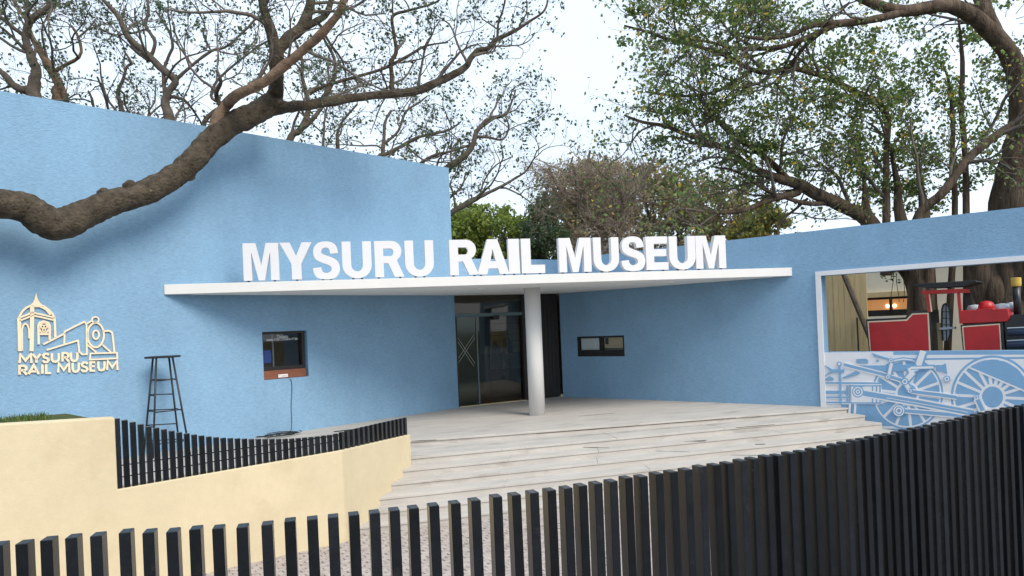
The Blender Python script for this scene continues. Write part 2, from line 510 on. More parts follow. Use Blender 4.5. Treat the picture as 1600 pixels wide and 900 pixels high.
for k in range(7):
    a, b, z = lines[k]
    if k == 0: continue
    pa, pb, pz = lines[k - 1]
    # tread slabs of step k, from its nosing back to under the step above
    cuts = [0.0, 1.0]
    t = rs.uniform(0.13, 0.2)
    while t < 0.93:
        cuts.insert(-1, t); t += rs.uniform(0.16, 0.26)
    for i in range(len(cuts) - 1):
        g0 = 0.0022
        f0 = a.lerp(b, cuts[i] + (g0 / 10 if i else 0)); f1 = a.lerp(b, cuts[i + 1] - g0 / 10)
        r0 = pa.lerp(pb, cuts[i] + (g0 / 10 if i else 0)); r1 = pa.lerp(pb, cuts[i + 1] - g0 / 10)
        back = (r0 - f0).normalized() * 0.03
        dz = rs.uniform(-0.003, 0.003)
        s_ = MB(); slab(s_, f0, f1, r1 + back, r0 + back, z - 0.04, z + dz)
        s_.build("step_slab", M['stone'], steps, bevel=0.004)
    inset = (pa - a).normalized() * 0.020
    s_ = MB(); slab(s_, a + inset, b + inset, pb + (pb - b) * 0.1, pa + (pa - a) * 0.1, -0.1, z - 0.0405)
    s_.build("riser", M['stone'], steps)
# thin ragged dark strips laid across the treads
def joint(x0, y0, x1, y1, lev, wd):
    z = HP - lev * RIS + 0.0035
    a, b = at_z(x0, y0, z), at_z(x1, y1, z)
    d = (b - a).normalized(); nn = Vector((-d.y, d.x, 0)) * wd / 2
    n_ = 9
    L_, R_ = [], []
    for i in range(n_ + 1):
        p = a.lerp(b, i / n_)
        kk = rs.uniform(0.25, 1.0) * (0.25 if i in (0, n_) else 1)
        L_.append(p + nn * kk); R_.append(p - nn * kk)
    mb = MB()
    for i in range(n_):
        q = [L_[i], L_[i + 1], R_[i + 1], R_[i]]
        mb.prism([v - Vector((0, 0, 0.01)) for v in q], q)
    mb.build("dark_strip", M['tread_strip'], steps)
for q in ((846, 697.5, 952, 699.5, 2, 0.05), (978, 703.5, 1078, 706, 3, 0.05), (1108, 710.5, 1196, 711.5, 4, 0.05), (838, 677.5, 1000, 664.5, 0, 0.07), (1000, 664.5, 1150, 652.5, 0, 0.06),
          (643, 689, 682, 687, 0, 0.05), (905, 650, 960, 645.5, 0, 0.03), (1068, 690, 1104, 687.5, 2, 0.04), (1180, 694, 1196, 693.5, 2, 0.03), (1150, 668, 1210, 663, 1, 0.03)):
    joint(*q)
# the platform in front of the walls
a, b, z = lines[0]
WLb = [WL.pt(-0.2, 0, -0.1), WL.pt(14, 0, -0.1)]
front_l = WL.pt(14, 0, 4.2)
pl_poly = [b, Vector((WR.pt(9.6, 0, -0.1))), WR.pt(-0.2, 0, -0.1), WL.pt(-0.2, 0, -0.1), WL.pt(14, 0, -0.1), Vector((-9.5, 7.6, 0)), Vector((-5.35, 8.55, 0)), Vector((-2.8, 11.0, 0)), a]
s_ = MB()
s_.prism([(p.x, p.y, HP - 0.04) for p in pl_poly], [(p.x, p.y, HP) for p in pl_poly])
plat = tag(s_.build("platform", M['stone'], None, bevel=0.004), "pale stained stone platform in front of the entrance", None, None, "structure")
s_ = MB()
ins = Vector((0.0, 0.03, 0))
pp = [p + ins for p in (b, a)]
poly2 = [pp[0], Vector((WR.pt(9.6, 0, -0.1))), WR.pt(-0.2, 0, -0.1), WL.pt(-0.2, 0, -0.1), WL.pt(14, 0, -0.1), Vector((-9.5, 7.6, 0)), Vector((-5.35, 8.55, 0)), Vector((-2.8, 11.05, 0)), pp[1]]
s_.prism([(p.x, p.y, -0.1) for p in poly2], [(p.x, p.y, HP - 0.0405) for p in poly2])
s_.build("platform_base", M['stone'], plat)

# forecourt cobbles: small blocks in a fan-free jittered bond, one joined piece
def cobbles():
    rng = np.random.default_rng(3)
    vs, fs = [], []
    ang = R(36)
    ca, sa = math.cos(ang), math.sin(ang)
    last = lines[6]
    fd = (last[1] - last[0]).normalized()
    fn = Vector((fd.y, -fd.x, 0))
    sx, sy = 0.17, 0.085
    for i in range(-60, 70):
        for j in range(-110, 110):
            u, v = (i + 0.5 * (j % 2)) * sx, j * sy
            x, y = -0.8 + u * ca - v * sa, 8.6 + u * sa + v * ca
            if not (-6.0 < x < 6.5 and 4.6 < y < 14): continue
            q = Vector((x, y, 0))
            if (q - last[0]).dot(fn) < 0.02: continue
            hx, hy = sx / 2 - rng.uniform(0.002, 0.006), sy / 2 - rng.uniform(0.002, 0.006)
            h = 0.014 + rng.uniform(0, 0.010)
            r = rng.uniform(-0.09, 0.09)
            tz = rng.uniform(-0.004, 0.004, 4)
            b0 = len(vs)
            for zz, kk in ((0.0, 1.0), (h, 0.94)):
                for q, (cx_, cy_) in enumerate(((-1, -1), (1, -1), (1, 1), (-1, 1))):
                    lx, ly = cx_ * hx * kk, cy_ * hy * kk
                    lx, ly = lx - ly * r, ly + lx * r
                    vs.append((x + lx * ca - ly * sa, y + lx * sa + ly * ca, 0.004 + zz + (tz[q] if zz else 0)))
            fs += [(b0 + 4, b0 + 5, b0 + 6, b0 + 7)] + [(b0 + p, b0 + (p + 1) % 4, b0 + 4 + (p + 1) % 4, b0 + 4 + p) for p in range(4)]
    me = bpy.data.meshes.new("paving_cobbles")
    me.from_pydata(vs, [], fs); me.materials.append(M['paver'])
    o = bpy.data.objects.new("paving_cobbles", me)
    link(o, court)
    o['kind'] = 'stuff'
cobbles()

# ---------------------------------------------------------------- museum building
bld = thing("museum_building", "single storey blue museum with tall left wall, white canopy and window wall", "building", (0, 20, HP))

# ticket window opening in the tall wall
tw_s1, _ = WL.hit(411, 555)      # left jamb (larger s)
tw_s0, _ = WL.hit(481, 552)      # right jamb
_, tw_z1 = WL.hit(445, 517.5)
_, tw_z0 = WL.hit(413, 594)
mb = MB()
wall_slab(mb, WL, -0.001, 14.5, -0.05, TALL, 0.32, [(tw_s0, tw_s1, tw_z0, tw_z1)])
wl = mb.build("wall", M['blue'], bld); weld(wl)
wl['label'] = "tall blue plaster wall with the ticket window"
# low wall: small window and the large opening
sw_s0, _ = WR.hit(902, 541); sw_s1, _ = WR.hit(975.5, 541)
_, sw_z1 = WR.hit(938, 525); _, sw_z0 = WR.hit(938, 557)
big_s0, _ = WR.hit(1285, 480)
_, big_z1 = WR.hit(1290, 430.5)
_, big_z0 = WR.hit(1287, 550.5)
BIG_S1 = big_s0 + 5.6
mb = MB()
wall_slab(mb, WR, 0.0, 14.5, -0.05, LOW, 0.30, [(sw_s0, sw_s1, sw_z0, sw_z1), (big_s0, BIG_S1, big_z0, big_z1)])
wr = mb.build("wall", M['blue'], bld); weld(wr)
wr['label'] = "low blue plaster wall with the wide opening"
# wall over the entrance
mb = MB(); mb.plbox(WE, 0.02, WE_LEN + 0.25, HS + 0.02, LOW, -0.3, 0)
mb.build("wall", M['blue'], bld)['label'] = "blue wall over the entrance"

# canopy: a flat slab between the walls with a straight front edge
cL = at_z(253, 460.0, HS); cR = at_z(1238, 433.0, HS)
sR, _ = WR.hit(1238, 440)
cR = WR.pt(sR, HS, 0.02)
sL, _ = WL.hit(256, 455)
cL = WL.pt(sL, HS, 0.03)
CT = HS + 0.19
cback = [WR.pt(sR, 0, -0.06), WR.pt(0.0, 0, -0.06), WE.pt(WE_LEN / 2, 0, -0.06), WL.pt(0.1, 0, -0.06), WL.pt(sL, 0, -0.06)]
poly = [cL, cR] + cback
mb = MB()
mb.prism([(p.x, p.y, HS) for p in poly], [(p.x, p.y, CT) for p in poly])
cano = mb.build("canopy", M['white'], bld, bevel=0.006)
fd = (cR - cL); fd.z = 0; fl = fd.length; fd.normalize()
FA = Plane((cL.x, cL.y), (fd.x, fd.y))          # fascia plane
# soffit lining recessed behind the fascia rim
soff = [cL + (cR - cL) * 0.03, cL + (cR - cL) * 0.975] + [WR.pt(sR - 0.35, 0, 0.012), WR.pt(0.1, 0, 0.012), WE.pt(WE_LEN / 2, 0, 0.012), WL.pt(0.2, 0, 0.012), WL.pt(sL - 0.35, 0, 0.012)]
cen = sum((Vector((p.x, p.y, 0)) for p in soff), Vector()) / len(soff)
mb = MB()
sp = [Vector((p.x, p.y, 0)).lerp(cen, 0.02) for p in soff]
mb.prism([(p.x, p.y, HS - 0.008) for p in sp], [(p.x, p.y, HS + 0.01) for p in sp])
mb.build("soffit", M['soffit'], cano)
for (px, py) in ((430, 457.5), (750, 449.5), (882, 460), (1047, 439.5)):
    p = at_z(px, py, HS)
    mb = MB(); mb.lathe((p.x, p.y), [(0.085, HS - 0.03), (0.10, HS - 0.022), (0.10, HS + 0.02)], 20)
    mb.build("downlight", M['plate'], cano)

# column
cb = at_z(840, 650, HP)
ccx, ccy, crad = cb.x, cb.y + 0.18, 0.187
mb = MB(); mb.lathe((ccx, ccy), [(crad, HP - 0.01), (crad, HS + 0.02)], 48)
col = mb.build("column", M['white'], bld)
col.data.polygons.foreach_set("use_smooth", [len(p.vertices) == 4 for p in col.data.polygons])
# entrance front: glass side panel, transom, sliding door, dark slatted screen at the right
def sx(x): return WE.hit(x, 560)[0]
s_l, s_d, s_c, s_r = 0.03, sx(748), sx(822), WE_LEN - 0.02
_, z_tr1 = WE.hit(750, 489.5)
_, z_tr0 = WE.hit(750, 494.5)
ent = MB()
ent.plbox(WE, s_l, s_c - 0.052, z_tr0, z_tr1, -0.10, -0.03)
front = ent.build("entrance_front", M['steel'], bld)
front['label'] = "glazed entrance front with sliding door under the canopy"
mb = MB(); mb.plbox(WE, s_l, s_d, HP + 0.02, z_tr0 - 0.004, -0.078, -0.066); side = mb.build("side_glass", M['glassgreen'], front)
mb = MB(); mb.plbox(WE, s_d + 0.01, s_c - 0.01, HP + 0.02, z_tr0 - 0.004, -0.16, -0.148); door = mb.build("glass_door", M['glass'], front)
mb = MB(); mb.plbox(WE, s_l, s_c, z_tr1 + 0.004, HS - 0.014, -0.078, -0.066); mb.build("transom_glass", M['glass'], front)
mb = MB(); mb.plbox(WE, s_l - 0.02, s_l + 0.035, HP + 0.002, z_tr0 - 0.002, -0.105, -0.025); mb.build("door_jamb", M['dark'], front)
mb = MB(); mb.plbox(WE, s_d - 0.018, s_d + 0.018, HP + 0.002, z_tr0 - 0.002, -0.10, -0.045); mb.build("glass_edge", M['steel'], front)
mb = MB(); mb.plbox(WE, s_c - 0.05, s_c + 0.06, HP + 0.002, HS - 0.012, -0.20, -0.04); mb.build("door_jamb", M['dark'], front)
mb = MB(); mb.plbox(WE, s_l, s_c, HP + 0.001, HP + 0.018, -0.18, -0.02); mb.build("threshold", M['beige'], front)
sm = sx(779)
mb = MB(); mb.plbox(WE, sm - 0.09, sm + 0.09, z_tr0 - 0.10, z_tr0 + 0.02, -0.147, -0.02); mb.build("door_sensor", M['dark'], front)
# the crossed tape on the side glass
for (xa, ya, xb, yb) in ((715, 531, 742, 572), (717, 528, 744, 568), (742, 523, 716, 563), (744, 527, 718, 567)):
    p, q = WE.hit(xa, ya), WE.hit(xb, yb)
    mb = MB(); mb.stroke(WE, [p, q], 0.013, -0.0655, -0.0645); mb.build("tape", M['tape'], side)
mb = MB()
n_sl = 9
for i in range(n_sl):
    s0 = s_c + 0.07 + (s_r - s_c - 0.07) * i / n_sl
    s1 = s_c + 0.07 + (s_r - s_c - 0.07) * (i + 0.95) / n_sl
    mb.plbox(WE, s0, s1, HP + 0.03, HS - 0.012, -0.12, -0.08)
o = mb.build("slat_screen", M['dark'], front); o['kind'] = 'stuff'
mb = MB(); mb.plbox(WE, s_c + 0.065, s_r, HP + 0.01, HS - 0.011, -0.22, -0.18); mb.build("backing_panel", M['dark'], front)

# lobby behind the glass
lob = MB()
DL = 4.2
fl_p = [WE.pt(-0.3, 0, -0.31), WE.pt(WE_LEN + 0.3, 0, -0.31), WE.pt(WE_LEN + 1.5, 0, -DL), WE.pt(-1.5, 0, -DL)]
flo = MB(); flo.prism([(p.x, p.y, HP - 0.03) for p in [WE.pt(0, 0, -0.19), WE.pt(WE_LEN, 0, -0.19)] + fl_p[2:]],
                      [(p.x, p.y, HP - 0.002) for p in [WE.pt(0, 0, -0.19), WE.pt(WE_LEN, 0, -0.19)] + fl_p[2:]])
room = flo.build("lobby", M['floorwood'], bld)
room['label'] = "dim lobby behind the entrance glass"
mb = MB(); mb.plbox(WE, -1.6, WE_LEN + 1.6, HP, HS, -DL - 0.1, -DL); mb.build("lobby_wall", M['room'], room)
for s0, s1 in ((-0.32, -1.5), (WE_LEN + 0.32, WE_LEN + 1.5)):
    mb = MB()
    q = [WE.pt(s0, 0, -0.31), WE.pt(s1, 0, -DL), WE.pt(s1 + 0.05, 0, -DL), WE.pt(s0 + 0.05, 0, -0.31)]
    mb.prism([(p.x, p.y, HP) for p in q], [(p.x, p.y, HS) for p in q]); mb.build("lobby_wall", M['room'], room)
mb = MB(); mb.prism([(p.x, p.y, HS - 0.002) for p in fl_p], [(p.x, p.y, HS + 0.05) for p in fl_p]); mb.build("lobby_ceiling", M['room'], room)
WEb = WE.off(-2.9)
def rect_on(pl, x0, y0, x1, y1):
    a0, b0 = pl.hit(x0, y0); a1, b1 = pl.hit(x1, y1)
    return min(a0, a1), max(a0, a1), min(b0, b1), max(b0, b1)
lp = thing("display_panel", "beige display panel with a dark tower silhouette inside the lobby", "panel", WEb.pt(1.5, HP))
r = rect_on(WEb, 765, 497, 820, 549)
mb = MB(); mb.plbox(WEb, *r, -0.06, 0); mb.build("panel_board", M['beige'], lp)
mb = MB()
for k in range(1, 6):
    zz = r[2] + (r[3] - r[2]) * k / 6
    mb.plbox(WEb, r[0], r[1], zz - 0.008, zz + 0.008, 0.001, 0.008)
mb.build("panel_lines", M['room'], lp)['kind'] = 'stuff'
tw = [WEb.hit(*p) for p in ((785, 552), (786, 530), (790, 527), (791, 512), (792, 512), (793, 526), (797, 530), (800, 534), (801, 552))]
mb = MB(); mb.plpoly(WEb, tw, 0.009, 0.014); mb.build("tower_print", M['dark'], lp)
mb = MB(); mb.plpoly(WEb, [WEb.hit(*p) for p in ((767, 552), (769, 536), (774, 532), (779, 540), (780, 552))], 0.009, 0.014); mb.build("tree_print", M['darkwood'], lp)
desk = thing("reception_desk", "dark wooden reception desk with pale front bands inside the lobby", "desk", WE.pt(1.6, HP, -2.4))
r2 = rect_on(WE.off(-2.2), 764, 550, 822, 632)
WEd = WE.off(-2.2)
mb = MB(); mb.plbox(WEd, r2[0], r2[1], HP, WEd.hit(790, 552)[1], -0.5, 0); mb.build("desk_body", M['darkwood'], desk)
for yy in (553, 559, 565, 571):
    rr = rect_on(WEd, 766, yy, 818, yy + 3)
    mb = MB(); mb.plbox(WEd, *rr, 0.002, 0.03); mb.build("front_band", M['steel'], desk)

# ticket window
tk = MB()
fo = -0.20
zb = WL.hit(413, 580)[1]        # top of the brown board
for (a0, a1, c0, c1) in ((tw_s0 + 0.055, tw_s1, tw_z1 - 0.055, tw_z1 - 0.003), (tw_s0 + 0.055, tw_s1, zb, zb + 0.075),
                         (tw_s1 - 0.05, tw_s1 - 0.003, zb + 0.075, tw_z1 - 0.055), (tw_s0 + 0.055, tw_s0 + 0.10, zb + 0.075, tw_z1 - 0.055)):
    tk.plbox(WL, a0, a1, c0, c1, fo, fo + 0.14)
tkf = tk.build("ticket_window", M['dark'], bld)
tkf['label'] = "dark framed ticket window with white ticket prices on its glass"
mb = MB(); mb.plbox(WL, tw_s0 + 0.10, tw_s1 - 0.05, zb + 0.075, tw_z1 - 0.055, fo + 0.05, fo + 0.06); pane = mb.build("pane", M['winglass'], tkf)
mb = MB(); mb.plbox(WL, tw_s0 + 0.05, tw_s1 - 0.004, tw_z0 + 0.003, zb - 0.002, fo - 0.05, -0.012); board = mb.build("counter_board", M['wood'], tkf, bevel=0.005)
# lettering on the glass and on the little plate
def text_mesh(name, txt, pl, s_left, s_right, z0, h, o, material, parent):
    cu = bpy.data.curves.new(name, 'FONT')
    cu.body = txt
    cu.size = 1.0
    cu.extrude = 0.0
    ob = bpy.data.objects.new(name, cu)
    COL.objects.link(ob)
    dg = bpy.context.evaluated_depsgraph_get()
    me = bpy.data.meshes.new_from_object(ob.evaluated_get(dg))
    COL.objects.unlink(ob); bpy.data.objects.remove(ob); bpy.data.curves.remove(cu)
    xs = [v.co.x for v in me.vertices]; x0, x1 = min(xs), max(xs)
    for v in me.vertices:
        s = s_left + (v.co.x - x0) / (x1 - x0) * (s_right - s_left)
        v.co = pl.pt(s, z0 + v.co.y / 0.72 * h, o)
    me.materials.clear(); me.materials.append(material)
    o_ = bpy.data.objects.new(name, me)
    return link(o_, parent)
def sL_(x, y): return WL.off(fo + 0.06).hit(x, y)
a, b = sL_(432.5, 528), sL_(450, 527)
text_mesh("ticket_lettering", "Tickets", WL, a[0], b[0], a[1] - 0.01, 0.075, fo + 0.0615, M['plate'], tkf)
a, b = sL_(416, 531.5), sL_(466, 529.5)
text_mesh("price_lettering", "Adults \u20b9 50/- , Children \u20b9 20/-", WL, a[0], b[0], a[1] - 0.02, 0.05, fo + 0.0615, M['plate'], tkf)
a, b = WL.hit(435.5, 590), WL.hit(450, 584)
mb = MB(); mb.plbox(WL, b[0], a[0], a[1], b[1], -0.012, -0.006); pl_ = mb.build("name_plate", M['plate'], tkf)
text_mesh("plate_lettering", "Tickets", WL, a[0] - 0.01, b[0] + 0.01, (a[1] + b[1]) / 2 - 0.02, 0.04, -0.0055, M['wood'], tkf)
# booth room
bs0, bs1, bz0, bz1 = tw_s0 - 0.9, tw_s1 + 0.9, HP, HP + 2.6
booth = MB(); booth.plbox(WL, bs0, bs1, bz0, bz1, -2.1, -2.0)
bo = booth.build("ticket_booth", M['room'], bld); bo['label'] = "dim booth behind the ticket window"
for q in ((bs0 - 0.05, bs0, bz0, bz1), (bs1, bs1 + 0.05, bz0, bz1)):
    mb = MB(); mb.plbox(WL, *q, -2.0, -0.33); mb.build("booth_wall", M['room'], bo)
mb = MB(); mb.plbox(WL, bs0, bs1, bz1, bz1 + 0.05, -2.0, -0.33); mb.build("booth_ceiling", M['room'], bo)
mb = MB(); mb.plbox(WL, bs0, bs1, zb - 0.06, zb - 0.01, -0.75, -0.26); mb.build("booth_counter", M['darkwood'], bo)
WLm = WL.off(-0.55)
mon = thing("monitor", "blue screened monitor behind the ticket window", "monitor", WLm.pt(WLm.hit(419, 556)[0], zb))
r = rect_on(WLm, 405, 548, 424, 567)
mb = MB(); mb.plbox(WLm, *r, -0.04, 0); mb.build("screen", M['screen'], mon)
mb = MB(); mb.plbox(WLm, (r[0] + r[1]) / 2 - 0.03, (r[0] + r[1]) / 2 + 0.03, zb - 0.012, r[2], -0.04, 0); mb.build("stand", M['black'], mon)
WLp = WL.off(-0.85)
r = rect_on(WLp, 424.5, 520, 429.5, 590)
mb = MB(); mb.plbox(WLp, r[0], r[1], bz0, bz1 - 0.02, -0.03, 0); mb.build("booth_partition", M['greyblue'], bo)
r = rect_on(WL.off(-0.40), 468.5, 520, 472, 590)
mb = MB(); mb.plbox(WL.off(-0.40), r[0], r[1], zb, bz1 - 0.02, -0.05, 0); mb.build("booth_post", M['cream'], bo)

# small window of the low wall
sw = MB()
smid = WR.hit(938.5, 541)[0]
zsh = WR.hit(938, 547.5)[1]
for q in ((sw_s0 + 0.003, sw_s1 - 0.003, sw_z1 - 0.045, sw_z1 - 0.003), (sw_s0 + 0.003, sw_s1 - 0.003, sw_z0 + 0.003, zsh),
          (sw_s0 + 0.003, sw_s0 + 0.05, zsh, sw_z1 - 0.045), (sw_s1 - 0.05, sw_s1 - 0.003, zsh, sw_z1 - 0.045), (smid - 0.05, smid + 0.04, zsh, sw_z1 - 0.045)):
    sw.plbox(WR, *q, -0.12, -0.012)
swo = sw.build("small_window", M['dark'], bld); swo['label'] = "small dark framed window with two panes beside the entrance"
for s0, s1 in ((sw_s0 + 0.05, smid - 0.05), (smid + 0.04, sw_s1 - 0.05)):
    mb = MB(); mb.plbox(WR, s0, s1, zsh, sw_z1 - 0.045, -0.08, -0.07); mb.build("pane", M['winglass'], swo)
mb = MB(); mb.plbox(WR, sw_s0 + 0.08, smid - 0.06, zsh + 0.02, sw_z1 - 0.06, -0.105, -0.095); mb.build("white_sheet", M['sheet'], swo)  # white sheet added behind the glass to make this pane look bright
mb = MB(); mb.plbox(WR, smid + 0.06, sw_s1 - 0.10, zsh + 0.06, sw_z1 - 0.05, -0.125, -0.115); mb.build("beige_sheet", M['beige'], swo)  # beige sheet standing in for the scene behind this pane
mb = MB(); mb.plbox(WR, smid + 0.09, smid + 0.19, zsh + 0.16, sw_z1 - 0.06, -0.114, -0.108); mb.build("notice", M['darkwood'], swo)
mb = MB(); mb.plbox(WR, sw_s0 - 0.3, sw_s1 + 0.3, sw_z0 - 0.2, sw_z1 + 0.2, -0.70, -0.66); mb.build("window_backing", M['room'], swo)

# white surround of the large opening, and the mural below it
fr = MB()
of0, of1 = 0.001, 0.035
big_l = WR.hit(1276.5, 480)[0]
zt = WR.hit(1290, 423.5)[1]
MUR_Z0 = WR.hit(1370, 668)[1]
fr.plbox(WR, big_l, BIG_S1 + 0.1, big_z1, zt, of0, of1)
fr.plbox(WR, big_l, big_s0, MUR_Z0, big_z1 - 0.0005, of0, of1)
fro = fr.build("window_surround", M['mural_white'], bld, bevel=0.004)
fro['label'] = "white surround of the wide opening"

MURO = 0.006
mp = MB(); mp.plbox(WR, big_s0 + 0.0005, BIG_S1 + 0.1, MUR_Z0, big_z0 - 0.004, 0.001, MURO)
mural = mp.build("locomotive_mural", M['mural_white'], bld)
mural['label'] = "white and blue drawing of steam engine wheels and rods under the opening"
def Zp(zx, zy):           # zoom coordinates of the mural study -> wall plane
    return WR.hit(1270 + zx * 330 / 1600, 530 + zy * 170 / 824)
lay = [0]
def mu_poly(name, pts, blue=True):
    lay[0] += 1
    o0 = MURO + lay[0] * 0.00022
    mb = MB(); mb.plpoly(WR, [Zp(*p) for p in pts], MURO - 0.003, o0)
    return mb.build(name, M['mural_blue' if blue else 'mural_white'], mural)
def circ(cx, cy, rx, ry=None, n=64, a0=0, a1=2 * math.pi):
    ry = ry or rx
    return [(cx + rx * math.cos(a0 + (a1 - a0) * i / n), cy + ry * math.sin(a0 + (a1 - a0) * i / n)) for i in range(n)]
def mu_line(name, pts, wd, blue=True, closed=False):
    lay[0] += 1
    o0 = MURO + lay[0] * 0.00022
    mb = MB()
    k = 330 / 1600 * 16.0 / F * 1.12
    mb.stroke(WR, [Zp(*p) for p in pts], wd * k, MURO - 0.003, o0, closed)
    return mb.build(name, M['mural_blue' if blue else 'mural_white'], mural)
# lower blue field
mu_poly("blue_field", [(215, 495), (330, 492), (470, 492), (620, 655), (1010, 655), (1500, 655), (2400, 655), (2400, 720), (215, 655)])
mu_line("border_line", [(215, 668), (2500, 668)], 16, False)
# wheels
def wheel(cx, cy, Rr, hub, nsp, rot, ring=0.905, squash=1.0):
    mu_poly("wheel_disc", circ(cx, cy, Rr, Rr * squash))
    mu_poly("wheel_tyre", circ(cx, cy, Rr * 0.945, Rr * 0.945 * squash), False)
    mu_poly("wheel_web", circ(cx, cy, Rr * ring, Rr * ring * squash))
    for i in range(nsp):
        a = rot + 2 * math.pi * i / nsp
        mu_line("wheel_spoke", [(cx + hub * 0.9 * math.cos(a), cy + hub * 0.9 * squash * math.sin(a)), (cx + Rr * (ring + 0.01) * math.cos(a), cy + Rr * (ring + 0.01) * squash * math.sin(a))], 17, False)
    mu_poly("wheel_hub_ring", circ(cx, cy, hub, hub * squash), False)
    mu_poly("wheel_hub", circ(cx, cy, hub * 0.8, hub * 0.8 * squash))
mu_line("running_board", [(610, 105), (2300, 98)], 24)
mu_line("running_board", [(760, 152), (2300, 132)], 12)
wheel(717, 412, 272, 92, 14, 0.12)
wheel(1362, 438, 316, 100, 18, 0.05, 0.90)
wheel(2010, 430, 316, 100, 18, 0.15, 0.90)
# solid counterweights
def chord(cx, cy, Rr, a0, a1):
    return [(cx + Rr * math.cos(a0 + (a1 - a0) * i / 20), cy + Rr * math.sin(a0 + (a1 - a0) * i / 20)) for i in range(21)]
mu_poly("counterweight", chord(1362, 438, 283, R(-128), R(-6)))
mu_line("counterweight_edge", [(1362 + 283 * math.cos(R(-128)), 438 + 283 * math.sin(R(-128))), (1362 + 283 * math.cos(R(-6)), 438 + 283 * math.sin(R(-6)))], 10, False)
mu_poly("counterweight", chord(2010, 430, 283, R(-128), R(-6)))
# guard between the wheels and top framing
mu_poly("frame_bar", [(290, 200), (580, 197), (760, 190), (930, 193), (930, 210), (760, 212), (740, 235), (640, 245), (560, 245), (430, 230)])
mu_poly("frame_flare", [(935, 195), (985, 195), (1008, 180), (1020, 262), (985, 248), (935, 238)])
mu_poly("corner_plate", [(448, 104), (590, 148), (585, 160), (470, 132)])
mu_poly("oil_box", [(332, 150), (405, 147), (420, 158), (420, 182), (334, 182)])
mu_poly("rivet", circ(493, 162, 10, 10, 16))
mu_line("arch_pipe", [(590, 180), (625, 160), (690, 150), (760, 158)], 24)
mu_line("arch_pipe", [(590, 180), (625, 160), (690, 150), (760, 158)], 8, False)
# rods: blue with white outline
def rod(name, pts, wd, wo=14):
    mu_line(name + "_outline", pts, wd + wo, False)
    mu_line(name, pts, wd)
rod("valve_rod", [(240, 193), (520, 262), (690, 315)], 20)
rod("slide_bar", [(95, 330), (500, 335)], 14, 8)
rod("slide_bar", [(100, 402), (250, 402)], 24, 8)
rod("slide_bar", [(102, 440), (280, 440)], 14, 8)
rod("slide_bar", [(105, 478), (300, 478)], 12, 8)
rod("lower_rod", [(690, 540), (1215, 585)], 22, 14)
rod("connecting_rod", [(385, 408), (800, 480), (1220, 560)], 34, 20)
mu_line("rod_groove", [(420, 418), (800, 484), (1180, 552)], 4, False)
rod("return_rod", [(745, 395), (960, 420), (1090, 440)], 20, 12)
mu_poly("crosshead_plate", [(290, 340), (520, 340), (520, 490), (300, 490)], False)
for x in (262, 280, 455, 485, 512): mu_line("crosshead_bar", [(x, 352), (x, 480)], 9)
for y in (352, 482): mu_line("crosshead_rail", [(290, y), (520, y)], 9)
mu_line("crosshead_brace", [(300, 345), (330, 375), (400, 350)], 8)
rod("connecting_rod", [(385, 408), (560, 438)], 34, 16)
for rr, bl in ((44, True), (36, False), (27, True), (16, False), (8, True)): mu_poly("pin_ring", circ(345, 396, rr, rr, 32), bl)
mu_line("gauge_rod", [(203, 195), (210, 340), (213, 492)], 13)
for rr, bl in ((18, True), (10, False)): mu_poly("gauge_knob", circ(203, 186, rr, rr, 24), bl)
mu_poly("bracket", [(95, 195), (150, 228), (240, 228), (240, 252), (150, 254), (95, 275), (135, 243)])
mu_poly("bracket", [(225, 290), (330, 240), (355, 250), (350, 265), (235, 298)])
mu_poly("bracket", [(95, 300), (130, 280), (160, 295), (158, 310), (98, 310)])
# link levers
mu_line("lever_outline", [(838, 100), (800, 205)], 52)
mu_line("lever", [(838, 90), (800, 205)], 34, False)
mu_line("lever_outline", [(800, 215), (745, 232), (755, 260), (700, 318)], 48)
mu_line("lever", [(800, 215), (745, 232), (755, 260), (700, 318)], 30, False)
mu_line("lever_outline", [(745, 216), (910, 212)], 26); mu_line("lever", [(745, 216), (915, 212)], 14, False)
mu_line("link_arm", [(575, 290), (600, 180)], 32); mu_line("link_arm", [(575, 290), (600, 180)], 18, False)
mu_line("link_arm", [(700, 320), (738, 390)], 40); mu_line("link_arm", [(700, 320), (738, 390)], 24, False)
for cx_, cy_, rr in ((700, 320, 28), (738, 390, 20), (595, 160, 20), (572, 285, 20), (1240, 440, 22), (1018, 300, 26)):
    mu_poly("pin_ring", circ(cx_, cy_, rr, rr, 28), True); mu_poly("pin_ring", circ(cx_, cy_, rr * 0.7, rr * 0.7, 28), False); mu_poly("pin_ring", circ(cx_, cy_, rr * 0.4, rr * 0.4, 20), True)
for rr, bl in ((48, True), (41, False), (32, True), (24, False), (14, True)): mu_poly("crank_ring", circ(655, 540, rr, rr, 36), bl)
mu_line("crank_arm", [(1250, 450), (1300, 560)], 44, False); mu_line("crank_arm", [(1250, 455), (1290, 540)], 24)
for x0 in (285, 325):
    mu_line("drain_pipe", [(x0, 492), (x0 - 8, 590)], 12, False)
mu_poly("pipe_boss", circ(250, 560, 11, 11, 16), False)

